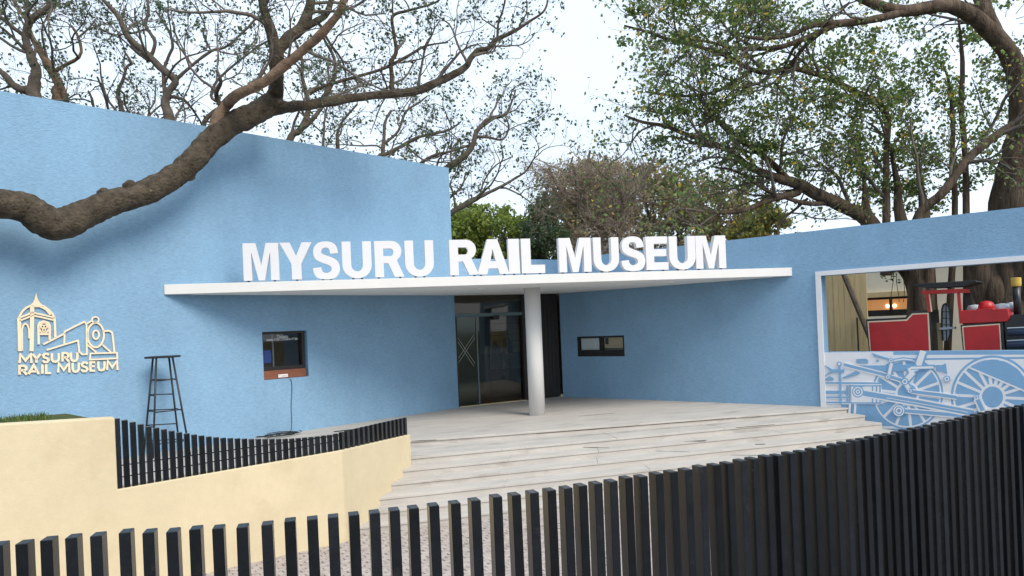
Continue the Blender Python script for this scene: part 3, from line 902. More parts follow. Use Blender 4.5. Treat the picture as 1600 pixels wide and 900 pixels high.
# ---------------------------------------------------------------- roof letters
def arc(cx, cy, rx, ry, a0, a1, n=10):
    return [(cx + rx * math.cos(R(a0 + (a1 - a0) * i / n)), cy + ry * math.sin(R(a0 + (a1 - a0) * i / n))) for i in range(n + 1)]
def S_glyph():
    A = [(.95, .69), (.90, .86), (.75, .965), (.49, 1.0), (.22, .96), (.07, .84), (.035, .71), (.09, .56), (.28, .46), (.52, .395), (.66, .34), (.695, .27), (.64, .20), (.50, .165), (.36, .20), (.30, .32)]
    Bq = [(0, .30), (.05, .14), (.2, .03), (.5, 0), (.80, .03), (.96, .16), (1, .31), (.93, .46), (.78, .55), (.50, .63), (.36, .68), (.33, .74), (.38, .81), (.5, .84), (.62, .80), (.66, .67)]
    return [[tuple(p) for p in catmull(A, 4)] + [tuple(p) for p in catmull(Bq, 4)]]
GL = {
    'M': [[(0, 0), (0, 1), (.35, 1), (.5, .40), (.65, 1), (1, 1), (1, 0), (.765, 0), (.765, .76), (.585, 0), (.415, 0), (.235, .76), (.235, 0)]],
    'Y': [[(0, 1), (.31, 1), (.5, .63), (.69, 1), (1, 1), (.65, .42), (.65, 0), (.35, 0), (.35, .42)]],
    'U': [[(0, 1), (.30, 1)] + arc(.5, .37, .20, .18, 180, 360) + [(.70, 1), (1, 1)] + arc(.5, .36, .5, .36, 0, -180)],
    'R': [[(0, 0), (0, 1), (.58, 1)] + arc(.58, .715, .35, .285, 90, -60, 12) + [(1.0, 0), (.67, 0), (.46, .385), (.30, .385), (.30, 0)],
          [(.30, .79), (.55, .79)] + arc(.55, .685, .10, .105, 90, -90, 8) + [(.30, .58)]],
    'A': [[(0, 0), (.345, 1), (.655, 1), (1, 0), (.70, 0), (.645, .17), (.355, .17), (.30, 0)], [(.415, .37), (.5, .72), (.585, .37)]],
    'I': [[(0, 0), (0, 1), (1, 1), (1, 0)]],
    'L': [[(0, 0), (0, 1), (.40, 1), (.40, .24), (1, .24), (1, 0)]],
    'E': [[(0, 0), (0, 1), (.97, 1), (.97, .785), (.36, .785), (.36, .62), (.92, .62), (.92, .41), (.36, .41), (.36, .225), (1, .225), (1, 0)]],
    'S': S_glyph(),
}
sign = thing("roof_sign", "large white block letters reading MYSURU RAIL MUSEUM on the canopy edge", "sign", FA.pt(fl / 2, CT, 0))
LET = [('M', 380.5, 436.5), ('Y', 438.5, 489), ('S', 489.5, 532), ('U', 536, 582), ('R', 587, 632.5), ('U', 634.5, 679.5),
       ('R', 704.5, 749.5), ('A', 747, 797.5), ('I', 797, 814), ('L', 817, 853.5),
       ('M', 876, 926.5), ('U', 930, 970), ('S', 973.5, 1011), ('E', 1012.5, 1047), ('U', 1049, 1090), ('M', 1090.5, 1137.5)]
LH = 0.735
for i, (c, x0, x1) in enumerate(LET):
    yy = 441 - (x0 - 380) * 0.0225
    s0 = FA.hit(x0, yy)[0]; s1 = FA.hit(x1, yy)[0]
    zb_ = CT + 0.035
    over = 0.012 if c in 'SU' else 0.0
    loops = [[(s0 + p[0] * (s1 - s0), zb_ - over + p[1] * (LH + over + (0.012 if c == 'S' else 0))) for p in lp_] for lp_ in GL[c]]
    mb = MB(); mb.plpoly_holes(FA, loops, -0.20, -0.06)
    lo = mb.build("letter", M['letter'], sign)
    lo['label'] = "white letter " + c
    mb = MB()
    spans = {'Y': (.5,), 'I': (.5,), 'S': (.35, .65), 'U': (.35, .65), 'E': (.15, .8), 'L': (.15, .8)}.get(c, (.12, .86))
    for t in spans:
        mb = MB()
        sc = s0 + t * (s1 - s0)
        mb.plbox(FA, sc - 0.02, sc + 0.02, CT - 0.002, zb_ + 0.03, -0.16, -0.10)
        mb.build("letter_foot", M['black'], lo)

# ---------------------------------------------------------------- logo on the tall wall
logo = thing("wall_logo", "cream raised emblem of clock tower and locomotive with museum name on the tall wall", "logo", WL.pt(WL.hit(105, 520)[0], WL.hit(105, 587)[1]))
def Lp(zx, zy): return WL.hit(zx / 5.625, 440 + zy / 5.625)
lk = 1 / 5.625 * 12.6 / F * 1.08
def lg(name, strokes, wd=13, o=(0.004, 0.034)):
    mb = MB()
    for s in strokes:
        closed = len(s) > 2 and s[0] == s[-1]
        pts = s[:-1] if closed else s
        mb.stroke(WL, [Lp(*p) for p in pts], wd * lk, o[0], o[1], closed)
    return mb.build(name, M['gold'], logo)
def zc(cx, cy, rx, ry, n=28): return [(cx + rx * math.cos(2 * math.pi * i / n), cy + ry * math.sin(2 * math.pi * i / n)) for i in range(n)] + [(cx + rx, cy)]
def lg_poly(name, pts, o=(0.004, 0.036)):
    mb = MB(); mb.plpoly(WL, [Lp(*p) for p in pts], *o); return mb.build(name, M['gold'], logo)
lg_poly("tower_spire", [(313, 100), (322, 140), (332, 165), (350, 190), (380, 215), (340, 222), (300, 215), (262, 208), (285, 185), (298, 160), (306, 130)])
lg("tower_dome", [[(272, 208), (225, 232), (190, 265), (165, 315)], [(375, 212), (420, 245), (450, 275), (475, 315)], [(290, 218), (345, 218), (400, 245), (440, 292)]], 14)
lg("tower_band", [[(155, 322), (215, 300), (280, 272), (370, 292), (480, 318)], [(165, 346), (225, 322), (282, 298), (372, 316), (465, 338)]], 13)
lg("tower_column", [[(163, 320), (168, 460), (172, 612)]], 26)
lg("tower_column", [[(278, 215), (278, 300), (273, 612)]], 28)
lg("tower_column", [[(474, 316), (478, 400), (482, 492)]], 16)
lg("tower_arch", [[(192, 606), (190, 420), (200, 385), (218, 368), (238, 385), (250, 420), (252, 500)]], 11)
lg("clock_arch", [[(335, 552), (333, 385), (345, 362), (380, 350), (418, 362), (432, 390), (432, 512)]], 16)
lg("clock_ring", [zc(382, 408, 40, 46)], 11)
lg("clock_face", [zc(368, 396, 13, 14, 12), zc(396, 396, 13, 14, 12), zc(382, 425, 13, 14, 12)], 8)
lg("clock_sill", [[(340, 462), (425, 462)]], 14)
lg("boiler", [[(375, 552), (470, 505), (560, 458), (565, 440), (650, 395), (738, 353), (755, 375), (758, 638), (718, 640), (692, 615), (680, 518), (540, 560), (405, 602)], [(562, 450), (560, 548)]], 13)
lg("smokebox", [zc(836, 470, 72, 108, 36)], 14)
lg("smokebox_door", [zc(838, 468, 26, 38)], 13)
lg("head_lamp", [zc(833, 337, 30, 26, 20)], 11)
lg("head_lamp_bracket", [[(757, 372), (800, 345)]], 12)
lg("cab_shield", [[(900, 436), (958, 433), (980, 450), (990, 520), (1000, 622)]], 14)
lg("buffer_stay", [[(895, 555), (970, 622)], [(762, 555), (842, 622)]], 13)
lg("buffer_beam", [[(790, 632), (1022, 625), (1026, 674), (785, 686), (790, 632)]], 13)
SG = {'M': [[(0, 0), (0.06, 1), (.5, .28), (.94, 1), (1, 0)]], 'Y': [[(0, 1), (.5, .45), (1, 1)], [(.5, .5), (.5, 0)]],
      'S': [[(.92, .82), (.72, .98), (.35, .98), (.12, .78), (.25, .57), (.72, .45), (.92, .25), (.70, .03), (.30, .02), (.06, .2)]],
      'U': [[(0.05, 1), (0.05, .32), (.2, .08), (.5, 0.01), (.8, .08), (.95, .32), (.95, 1)]],
      'R': [[(.1, 0), (.1, .98), (.62, .98), (.88, .84), (.88, .60), (.62, .46), (.1, .46)], [(.5, .46), (.95, 0)]],
      'A': [[(0, 0), (.5, 1), (1, 0)], [(.2, .3), (.8, .3)]], 'I': [[(.5, 0), (.5, 1)]], 'L': [[(.1, 1), (.1, .04), (.95, .04)]],
      'E': [[(.9, .96), (.1, .96), (.1, .04), (.9, .04)], [(.1, .52), (.8, .52)]]}
def logo_word(letters, x0, yb0, x1, yb1, h):
    for c, a, b in letters:
        yb = yb0 + (yb1 - yb0) * ((a + b) / 2 - x0) / (x1 - x0)
        lg("logo_letter", [[(a + p[0] * (b - a), yb - p[1] * h) for p in st] for st in SG[c]], 17)['label'] = "cream logo letter " + c
logo_word([('M', 168, 272), ('Y', 282, 350), ('S', 368, 428), ('U', 448, 515), ('R', 538, 604), ('U', 616, 678)], 165, 718, 680, 698, 76)
logo_word([('R', 160, 235), ('A', 248, 336), ('I', 350, 385), ('L', 396, 446), ('M', 506, 606), ('U', 630, 690), ('S', 706, 770), ('E', 785, 836), ('U', 856, 916), ('M', 936, 1028)], 160, 820, 1030, 774, 80)

# ---------------------------------------------------------------- yellow parapet wall with its picket fence
s2_end = W2.hit(642, 700)[0]
TH = 0.22
jl_s, jl_z = W1.hit(184, 765)
_, z_tallL = W1.hit(180, 652.5)
_, zk = W1.hit(535, 703.5)
_, ze = W2.hit(641, 679)
pw = thing("parapet_wall", "pale yellow rendered garden wall stepping down beside the stone steps", "wall", W1.pt(2, 0))
mb = MB()
# miter at the kink
s_far = W1.hit(-620, 800)[0]
zf = W1.hit(0, 655.5)[1]
zfar = zf + (zf - z_tallL) * 0.6
mb.plpoly(W1, [(s_far, -0.05), (s_far, zfar), (jl_s, z_tallL), (jl_s, jl_z), (kink_s, zk), (kink_s, -0.05)], -TH, 0)
mb.plpoly(W2, [(0.004, -0.05), (0.004, zk - 0.001), (s2_end, ze), (s2_end, -0.05)], -TH, 0)
yw = mb.build("rendered_wall", M['yellow'], pw, bevel=0.012)
# picket fence on the lower part
pf = thing("parapet_fence", "low black picket fence dipping along the yellow garden wall", "fence", W1.pt(1, jl_z))
prof = [(181, 654), (193, 656), (209, 660), (233, 666.7), (258, 671.5), (284, 676.7), (307, 680), (329, 683), (353, 685), (395, 686.7), (435, 686.7), (462, 686), (495, 683), (520, 680), (537, 676)]
def ytop(x):
    return float(np.interp(x, [p[0] for p in prof], [p[1] for p in prof]))
xs_ = [183.5]
x = 196.0
while x < 534:
    xs_.append(x); x += float(np.interp(x, [196, 300, 400, 535], [12.6, 11.6, 10.8, 9.3]))
def picket(pl, s, z0, z1, wd, dp, o_front, name="picket", parent=None, cap=True):
    mb = MB()
    mb.plbox(pl, s - wd / 2, s + wd / 2, z0, z1, o_front - dp, o_front)
    return mb.build(name, M['picket'], parent, bevel=0.003)
for x in xs_:
    s, z1 = W1.hit(x, ytop(x))
    t = (s - jl_s) / (kink_s - jl_s)
    zb_ = jl_z + (zk - jl_z) * t
    picket(W1, s, zb_ - 0.01, z1, 0.063, 0.05, -0.04, parent=pf)
n2 = 15
for i in range(n2):
    s = s2_end * (i + 0.7) / (n2 + 0.1)
    za = zk + (ze - zk) * s / s2_end
    px_ = 537 + (638 - 537) * i / (n2 - 1)
    z1 = W2.hit(px_, 676 + (652.5 - 676) * i / (n2 - 1))[1]
    picket(W2, s, za - 0.01, z1, 0.075, 0.05, -0.04, parent=pf)
for pl, sa, za, sb_, zb2 in ((W1, jl_s, jl_z, kink_s, zk), (W2, 0, zk, s2_end, ze)):
    for fz in (0.12, 0.26):
        p0, p1 = pl.pt(sa, za + fz, -0.115), pl.pt(sb_, zb2 + min(fz, 0.2), -0.115)
        mb = MB(); mb.tube([p0, p1], 0.008, 6); mb.build("rail", M['picket'], pf)

# raised planting bed behind the tall part of the yellow wall, with grass
mb = MB()
q = [W1.pt(jl_s + 0.15, 0, -TH - 0.002), W1.pt(s_far, 0, -TH - 0.002), W1.pt(s_far, 0, -TH - 1.3), W1.pt(jl_s + 0.35, 0, -TH - 1.3)]
mb.prism([(p.x, p.y, 0.4) for p in q], [(p.x, p.y, z_tallL - 0.02) for p in q])
bed = tag(mb.build("planting_bed", M['soil']), "raised soil bed behind the yellow garden wall", None, None, "structure")
def blades(n, region, zfun, hmin, hmax, seed, wd=0.006):
    rng = np.random.default_rng(seed)
    vs, fs = [], []
    for i in range(n):
        s, o = region(rng)
        p = W1.pt(s, zfun, o)
        h = rng.uniform(hmin, hmax); a = rng.uniform(0, 6.28); l = rng.uniform(0, 0.6) * h
        dx, dy = math.cos(a), math.sin(a)
        px_, py_ = -dy * wd, dx * wd
        b0 = len(vs)
        vs += [(p.x - px_, p.y - py_, p.z), (p.x + px_, p.y + py_, p.z), (p.x + px_ * .7 + dx * l * .4, p.y + py_ * .7 + dy * l * .4, p.z + h * .6),
               (p.x - px_ * .7 + dx * l * .4, p.y - py_ * .7 + dy * l * .4, p.z + h * .6), (p.x + dx * l, p.y + dy * l, p.z + h)]
        fs += [(b0, b0 + 1, b0 + 2, b0 + 3), (b0 + 3, b0 + 2, b0 + 4)]
    me = bpy.data.meshes.new("grass"); me.from_pydata(vs, [], fs); me.materials.append(M['grass'])
    return me
sg0 = W1.hit(92, 655)[0]
me = blades(5200, lambda r_: (sg0 + abs(r_.normal(0, 0.05)) + (s_far - sg0) * r_.uniform(0, 1) ** 1.1, -TH - 0.02 - r_.uniform(0, 1.0)), z_tallL - 0.03, 0.03, 0.11, 4)
o = bpy.data.objects.new("grass", me); link(o)
tag(o, "strip of rough green grass along the top of the yellow wall at left", None, None, "stuff")

# ---------------------------------------------------------------- front fence
street = MB()
fx = [(-700, 872), (-160, 856), (0, 852), (25, 850), (100, 841), (184, 834), (260, 831), (330, 826), (370, 824.6), (408, 821), (444, 816), (480, 813), (511, 810), (545, 805), (578, 802), (609, 798), (641, 795), (672, 791.6), (736, 783),
      (770, 778), (800, 773.7), (828, 771), (856, 767), (882, 763), (905, 760), (929, 756), (954, 752.6), (978, 747.5), (1000, 745), (1048, 738), (1094, 730), (1137, 724), (1177, 716.7), (1216, 711.7), (1253, 706), (1290, 699.5),
      (1334, 689.5), (1364, 684), (1400, 677), (1445, 668), (1489, 658), (1532, 648), (1577, 638.5), (1600, 634.5), (1700, 616), (1900, 584)]
ZF = E - 1.05
def fence_pt(x):
    y = float(np.interp(x, [p[0] for p in fx], [p[1] for p in fx]))
    return at_z(x, y, ZF)
starts = [-616, -576, -536, -496, -456, -416, -376, -336, -296, -256, -216, -176, -136, -96, -56, -16, 23, 62, 101, 140, 185, 222, 259, 295, 331, 369, 408, 444, 479.5, 512, 545, 577.5, 608.7, 639, 670.8, 704.6, 736.4, 770.4, 800, 828.3, 855.7, 881.7, 905, 929, 953, 977, 1000.7, 1025, 1048, 1070.7, 1094, 1116.7, 1137, 1158, 1176.7, 1197.7, 1216, 1234.5, 1253, 1272, 1290]
x = 1290.0
while x < 1880:
    x += float(np.interp(x, [1290, 1330, 1400, 1550, 1680], [16.0, 14.8, 13.0, 11.6, 10.4])); starts.append(x)
ff = thing("picket_fence", "black painted picket fence curving across the foreground", "fence", (0, 4.3, 1.3))
rj = random.Random(11)
PW, PD = 0.060, 0.095
mesh_cache = {}
def picket_mesh():
    mb = MB()
    mb.box(0, PW, 0, PD, 0.02 - ZF, 0.0)
    import bmesh
    me = mb.mesh("picket", M['picket'])
    bm = bmesh.new(); bm.from_mesh(me)
    bmesh.ops.bevel(bm, geom=[e for e in bm.edges], offset=0.0035, segments=1, affect='EDGES')
    bmesh.ops.recalc_face_normals(bm, faces=bm.faces)
    bm.to_mesh(me); bm.free()
    return me
pme = picket_mesh()
for x in starts:
    p = fence_pt(x)
    th = R(float(np.interp(x, [0, 500, 850, 1150, 1500, 1700], [12.5, 15, 19.5, 25, 30, 33])))
    o = bpy.data.objects.new("picket", pme)
    COL.objects.link(o)
    o.parent = ff
    o.location = p - Vector(ff.location) + Vector((0, 0, rj.uniform(-0.003, 0.003)))
    o.rotation_euler = (rj.uniform(-0.004, 0.004), rj.uniform(-0.004, 0.004), th + rj.uniform(-0.02, 0.02))
# the street on the camera's side of the fence
kp = [fence_pt(x) for x in range(-640, 1881, 60)]
mb = MB()
poly = [(p.x, p.y + 0.05) for p in kp] + [(60, 30), (60, -60), (-60, -60), (-60, kp[0].y)]
mb.prism([(p[0], p[1], -0.04) for p in poly], [(p[0], p[1], 0.03) for p in poly])
tag(mb.build("street", M['asphalt']), "grey street at the foot of the black fence", None, None, "structure")

# ---------------------------------------------------------------- stool ladder and cable
WLs = WL.off(0.50)
SP = WLs.pt(WLs.hit(256, 600)[0], HP)
H = E + (ray(253, 556)[1]) * SP.y - HP
st = thing("step_ladder", "tall black four legged ladder stand against the blue wall", "ladder", SP)
tops, bots = [], []
ang0 = R(-12)
for k in range(4):
    a = ang0 + k * math.pi / 2
    tops.append(SP + Vector((0.20 * math.cos(a), 0.16 * math.sin(a), H - 0.03)))
    bots.append(SP + Vector((0.47 * math.cos(a), 0.33 * math.sin(a), 0.0)))
for k in range(4):
    mb = MB(); mb.tube([bots[k], tops[k]], 0.018, 8); mb.build("leg", M['black'], st, smooth=True)
for li, hh in enumerate((0.25, 0.55, 0.83, 1.12, 1.40)):
    for k in range(4):
        if li in (1, 3) and k in (0, 3): continue
        t = hh / H
        p, q = bots[k].lerp(tops[k], t), bots[(k + 1) % 4].lerp(tops[(k + 1) % 4], t + 0.01)
        mb = MB(); mb.tube([p, q], 0.011, 8); mb.build("rung", M['black'], st, smooth=True)
mb = MB(); mb.box(SP.x - 0.25, SP.x + 0.25, SP.y - 0.19, SP.y + 0.19, HP + H - 0.04, HP + H)
mb.build("top_plate", M['black'], st, bevel=0.012)

cab = thing("power_cable", "thin grey cable hanging from the ticket window to a coil on the floor", "cable", WL.pt(WL.hit(455, 680)[0], HP))
pts = [WL.pt(*WL.hit(x_, y_), 0.012) for x_, y_ in ((452, 592), (455, 596), (455.5, 612), (454.5, 635), (455.5, 655), (455, 669))] 
base = WL.pt(WL.hit(452, 676)[0], HP + 0.01, 0.08)
pts += [base + Vector((0, 0, 0.05)), base + Vector((-0.1, 0, 0.0))]
mb = MB(); mb.tube(catmull(pts, 6), 0.0085, 6); mb.build("hanging_lead", M['cable'], cab, smooth=True)
rc = random.Random(8)
coil = []
c0 = WL.pt(WL.hit(428, 681)[0], HP, 0.30)
d3 = Vector((WL.d.x, WL.d.y, 0)); n3 = Vector((WL.n.x, WL.n.y, 0))
for i in range(56):
    a = i * 0.63 + rc.uniform(-0.1, 0.1)
    rr = 0.24 + 0.16 * math.sin(i * 0.37) + rc.uniform(-0.03, 0.03)
    coil.append(c0 + d3 * (rr * 1.15 * math.cos(a) + 0.12 * math.sin(i * 0.11)) + n3 * 0.19 * rr / 0.3 * math.sin(a) + Vector((0, 0, 0.014 + 0.035 * abs(math.sin(i * 0.53)) + i * 0.0005)))
mb = MB(); mb.tube(catmull(coil, 3), 0.008, 6); mb.build("coil", M['black'], cab, smooth=True)

# ---------------------------------------------------------------- red engine behind the opening
OFF = -1.75
WO = WR.off(OFF)
def Ep(zx, zy, pl=None): return (pl or WO).hit(1270 + zx * 330 / 1600, 390 + zy * 170 / 824)
eng = thing("steam_engine", "small red and black steam locomotive standing behind the wide opening", "locomotive", WO.pt(Ep(900, 700)[0], HP - 0.3))
def eng_poly(name, pts, m, o0, o1, parent=None, bevel=0.0):
    mb = MB(); mb.plpoly(WO, [Ep(*p) for p in pts], o0, o1); return mb.build(name, M[m], parent or eng, bevel=bevel)
bz = 1000
tend = eng_poly("tender", [(402, 528), (698, 515), (745, 465), (888, 458), (925, bz), (448, bz)], 'engine_black', -0.95, 0)
eng_poly("tender_lining", [(413, 543), (708, 528), (752, 484), (878, 478), (906, bz - 20), (452, bz - 20)], 'stripe', 0.0005, 0.004, tend)
eng_poly("tender_panel", [(425, 552), (714, 539), (758, 493), (868, 488), (892, bz - 20), (458, bz - 20)], 'red', 0.0045, 0.008, tend)
cabp = eng_poly("cab_roof", [(765, 262), (770, 280), (880, 292), (1140, 280), (1245, 246), (1235, 232), (1100, 240), (900, 252)], 'engine_black', -0.98, 0.04, None, 0.01)
eng_poly("cab_header", [(825, 312), (1138, 295), (1140, 325), (828, 338)], 'red', -0.9, 0.02)
eng_poly("cab_post", [(858, 337), (878, 336), (893, 470), (870, 472)], 'red', -0.08, 0.015)
eng_poly("cab_post_lining", [(879, 336), (886, 336), (901, 470), (894, 470)], 'stripe', -0.06, 0.012)
eng_poly("cab_post", [(1093, 325), (1112, 324), (1135, 560), (1113, 562)], 'red', -0.08, 0.015)
eng_poly("cab_post_lining", [(1084, 326), (1092, 325), (1112, 562), (1104, 562)], 'stripe', -0.06, 0.012)
eng_poly("cab_front_sheet", [(1100, 330), (1150, 328), (1165, 480), (1115, 480)], 'engine_black', -0.9, -0.75)
# arched front spectacle with a shelf
ap = [(985, 690), (975, 560), (978, 450), (988, 420), (1003, 410), (1020, 418), (1035, 445), (1043, 560), (1040, 640), (1025, 690)]
WOb = WO.off(-0.55)
mb = MB()
mb.stroke(WOb, [Ep(*p, WOb) for p in ap], 0.035, -0.03, 0.0); mb.stroke(WOb, [Ep(1008, 412, WOb), Ep(1012, 690, WOb)], 0.02, -0.03, 0.0)
for yy in (470, 520, 570): mb.stroke(WOb, [Ep(980, yy, WOb), Ep(1040, yy, WOb)], 0.014, -0.03, 0.0)
mb.build("arched_spectacle", M['engine_black'], eng)
mb = MB(); mb.plpoly(WOb, [Ep(*p, WOb) for p in ap], -0.04, -0.031); mb.build("spectacle_glass", M['greyblue'], eng)
mb = MB(); mb.plpoly(WOb, [Ep(*p, WOb) for p in ((965, 590), (1085, 582), (1087, 600), (967, 606))], 0.002, 0.12); mb.build("cab_shelf", M['greyblue'], eng)
mb = MB(); mb.plpoly(WOb, [Ep(*p, WOb) for p in ((905, 560), (970, 556), (985, bz), (920, bz))], -0.2, -0.05); mb.build("cab_seat", M['tan'], eng)
# boiler with dome
s0, zc_ = Ep(1118, 505); s1, _ = Ep(1480, 500)
rad = (Ep(1300, 452)[1] - Ep(1300, 548)[1]) / 2 * 1.0
eng_poly("tank_top", [(1112, 462), (1240, 456), (1240, 448), (1365, 443), (1365, 452), (1475, 447), (1492, 520), (1470, 545), (1122, 562)], 'red', -0.8, 0.0, None, 0.02)
dm = MB()
dc = WO.pt(*Ep(1298, 450), -0.32)
dr = (Ep(1232, 450)[0], Ep(1362, 450)[0]); drr = abs(dr[1] - dr[0]) / 2
zt_ = Ep(1298, 388)[1]
dm.lathe((dc.x, dc.y), [(drr, dc.z - 0.02), (drr, dc.z + (zt_ - dc.z) * 0.35), (drr * 0.86, dc.z + (zt_ - dc.z) * 0.7), (drr * 0.55, dc.z + (zt_ - dc.z) * 0.93), (0.03, zt_)], 24)
dm.build("steam_dome", M['red'], eng, smooth=True)
for zx, zy, wd in ((1192, 448, 0.16), (1405, 440, 0.2), (1482, 430, 0.12)):
    c = WO.pt(*Ep(zx, zy), -0.62)
    mb = MB(); mb.lathe((c.x, c.y), [(wd * 0.8, c.z - 0.12), (wd, c.z), (wd * 0.8, c.z + 0.07), (0.02, c.z + 0.09)], 16)
    mb.build("boiler_fitting", M['greyblue'], eng, smooth=True)
tank = eng_poly("side_tank", [(1118, 570), (1440, 552), (1475, bz), (1160, bz)], 'engine_black', -0.75, 0.002)
eng_poly("tank_lining", [(1130, 580), (1418, 560), (1445, bz - 20), (1165, bz - 20)], 'stripe', 0.0025, 0.006, tank)
eng_poly("tank_panel", [(1142, 588), (1410, 569), (1434, bz - 20), (1172, bz - 20)], 'red', 0.0065, 0.010, tank)
eng_poly("smokebox", [(1440, 552), (1500, 495), (2100, 470), (2150, bz), (1478, bz)], 'engine_black', -0.85, -0.06, None, 0.02)
c = WO.pt(*Ep(1528, 400), -0.42)
sr_ = abs(Ep(1560, 400)[0] - Ep(1495, 400)[0]) / 2
mb = MB(); mb.lathe((c.x, c.y), [(sr_ * 0.95, Ep(1530, 520)[1]), (sr_ * 0.9, Ep(1528, 400)[1]), (sr_ * 1.05, Ep(1526, 270)[1])], 24); stk = mb.build("chimney", M['engine_black'], eng, smooth=True)
mb = MB(); mb.lathe((c.x, c.y), [(sr_ * 1.18, Ep(1526, 276)[1]), (sr_ * 1.28, Ep(1525, 262)[1]), (sr_ * 1.28, Ep(1525, 212)[1]), (sr_ * 1.1, Ep(1525, 209)[1])], 24); mb.build("chimney_cap", M['brass'], stk)
for y0 in (625, 720):
    p0, p1 = Ep(1475, y0), Ep(2100, y0 - 30)
    mb = MB(); mb.tube([WO.pt(*p0, 0.02), WO.pt(*p1, 0.02)], 0.075, 12); mb.build("side_pipe", M['navy'], eng, smooth=True)
    mb = MB(); mb.tube([WO.pt(p0[0], p0[1] + 0.085, 0.05), WO.pt(p1[0], p1[1] + 0.085, 0.05)], 0.012, 6); mb.build("hand_rail", M['greyblue'], eng)
# wheels and bed under the engine (hidden behind the wall below the sill)
for zx in (520, 800, 1200, 1400, 1750):
    s_, _ = Ep(zx, 760)
    c = WO.pt(s_, HP - 0.05, -0.08)
    n3 = Vector((WO.n.x, WO.n.y, 0))
    mb = MB(); mb.tube([c - n3 * 0.04, c + n3 * 0.04], 0.3, 20); mb.build("wheel", M['engine_black'], eng)

# courtyard behind the opening: tan boarded wall, post, cream house
Wt = WR.off(-3.6)
bw = thing("boarded_wall", "tan vertical board wall behind the red engine", "wall", Wt.pt(Wt.hit(1300, 500)[0], 0))
sa, sb2 = Wt.hit(1262, 500)[0], Wt.hit(1356, 500)[0]
nb_ = 11
for i in range(nb_):
    mb = MB(); mb.plbox(Wt, sa + (sb2 - sa) * i / nb_, sa + (sb2 - sa) * (i + 0.97) / nb_, 0, LOW - 0.25, -0.05, 0.004 * (i % 2)); mb.build("board", M['tan'], bw)
mb = MB(); mb.tube([Wt.pt(*Wt.hit(1340, 496), 0.05), Wt.pt(*Wt.hit(1343, 560), 0.05)], 0.02, 8); mb.build("pipe", M['black'], bw)
ps = thing("leaning_post", "dark leaning timber post between the boards and the cream house", "post", Wt.pt(Wt.hit(1352, 560)[0], 0, 0.3))
pa_, pb_ = Wt.pt(*Wt.hit(1320, 420), 0.3), Wt.pt(*Wt.hit(1354, 502), 0.3)
dd = (pb_ - pa_)
mb = MB(); mb.tube([pa_ - dd * 0.4, pb_ + dd * 0.9], 0.07, 8); mb.build("post_timber", M['bark_dark'], ps)
Wc = WR.off(-9.0)
ho = thing("cream_house", "cream house with a warm lit window behind the red engine", "house", Wc.pt(Wc.hit(1450, 500)[0], 0))
sa, sb2 = Wc.hit(1300, 500)[0], Wc.hit(1720, 500)[0]
wx0, wx1, wz0, wz1 = rect_on(Wc, 1352, 466, 1432, 492)
mb = MB(); wall_slab(mb, Wc, sa, sb2, -0.05, LOW + 0.1, 0.3, [(wx0, wx1, wz0, wz1)]); hw = mb.build("house_wall", M['cream'], ho); weld(hw)
mb = MB(); mb.plbox(Wc, sa - 0.1, sb2 + 0.1, LOW + 0.10, LOW + 0.22, -0.5, 0.25); mb.build("house_roof", M['cream'], ho)
zl = Wc.hit(1350, 462)[1]
mb = MB(); mb.plbox(Wc, wx0 - 0.3, wx1 + 0.2, zl - 0.08, zl + 0.08, 0.002, 0.12); mb.build("window_ledge", M['tan'], ho)
wn = MB()
for t in (0.0, 0.5, 1.0):
    sc_ = wx0 + (wx1 - wx0) * t
    wn.plbox(Wc, sc_ - 0.04, sc_ + 0.04, wz0, wz1, -0.12, -0.04)
wn.plbox(Wc, wx0 + 0.04, wx1 - 0.04, wz1 - 0.07, wz1 - 0.001, -0.121, -0.04); wn.plbox(Wc, wx0 + 0.04, wx1 - 0.04, wz0 + 0.001, wz0 + 0.2, -0.121, -0.04)
wo_ = wn.build("window", M['dark'], ho)
mb = MB(); mb.plbox(Wc, wx0, wx1, wz0, wz1, -0.2, -0.19); mb.build("pane", M['warm'], wo_)
for t in (0.42, 0.56):
    p = Wc.pt(wx0 + (wx1 - wx0) * t, wz0 + 0.32, -0.15)
    mb = MB(); mb.lathe((p.x, p.y), [(0.02, p.z - 0.06), (0.055, p.z - 0.02), (0.055, p.z + 0.03), (0.02, p.z + 0.06)], 12); mb.build("lamp_bulb", M['bulb'], wo_)

# a cream block half seen through the branches over the tall wall
hb = thing("cream_block", "cream building half hidden by branches above the tall blue wall", "building", (-9.5, 38, 0))
mb = MB(); mb.box(-13.2, -9.9, 36, 42, 0, E + 8.55); mb.build("block_wall", M['beige'], hb)
mb = MB(); mb.box(-13.4, -9.7, 35.8, 42.2, E + 8.55, E + 8.8); mb.build("block_roof", M['cream'], hb)

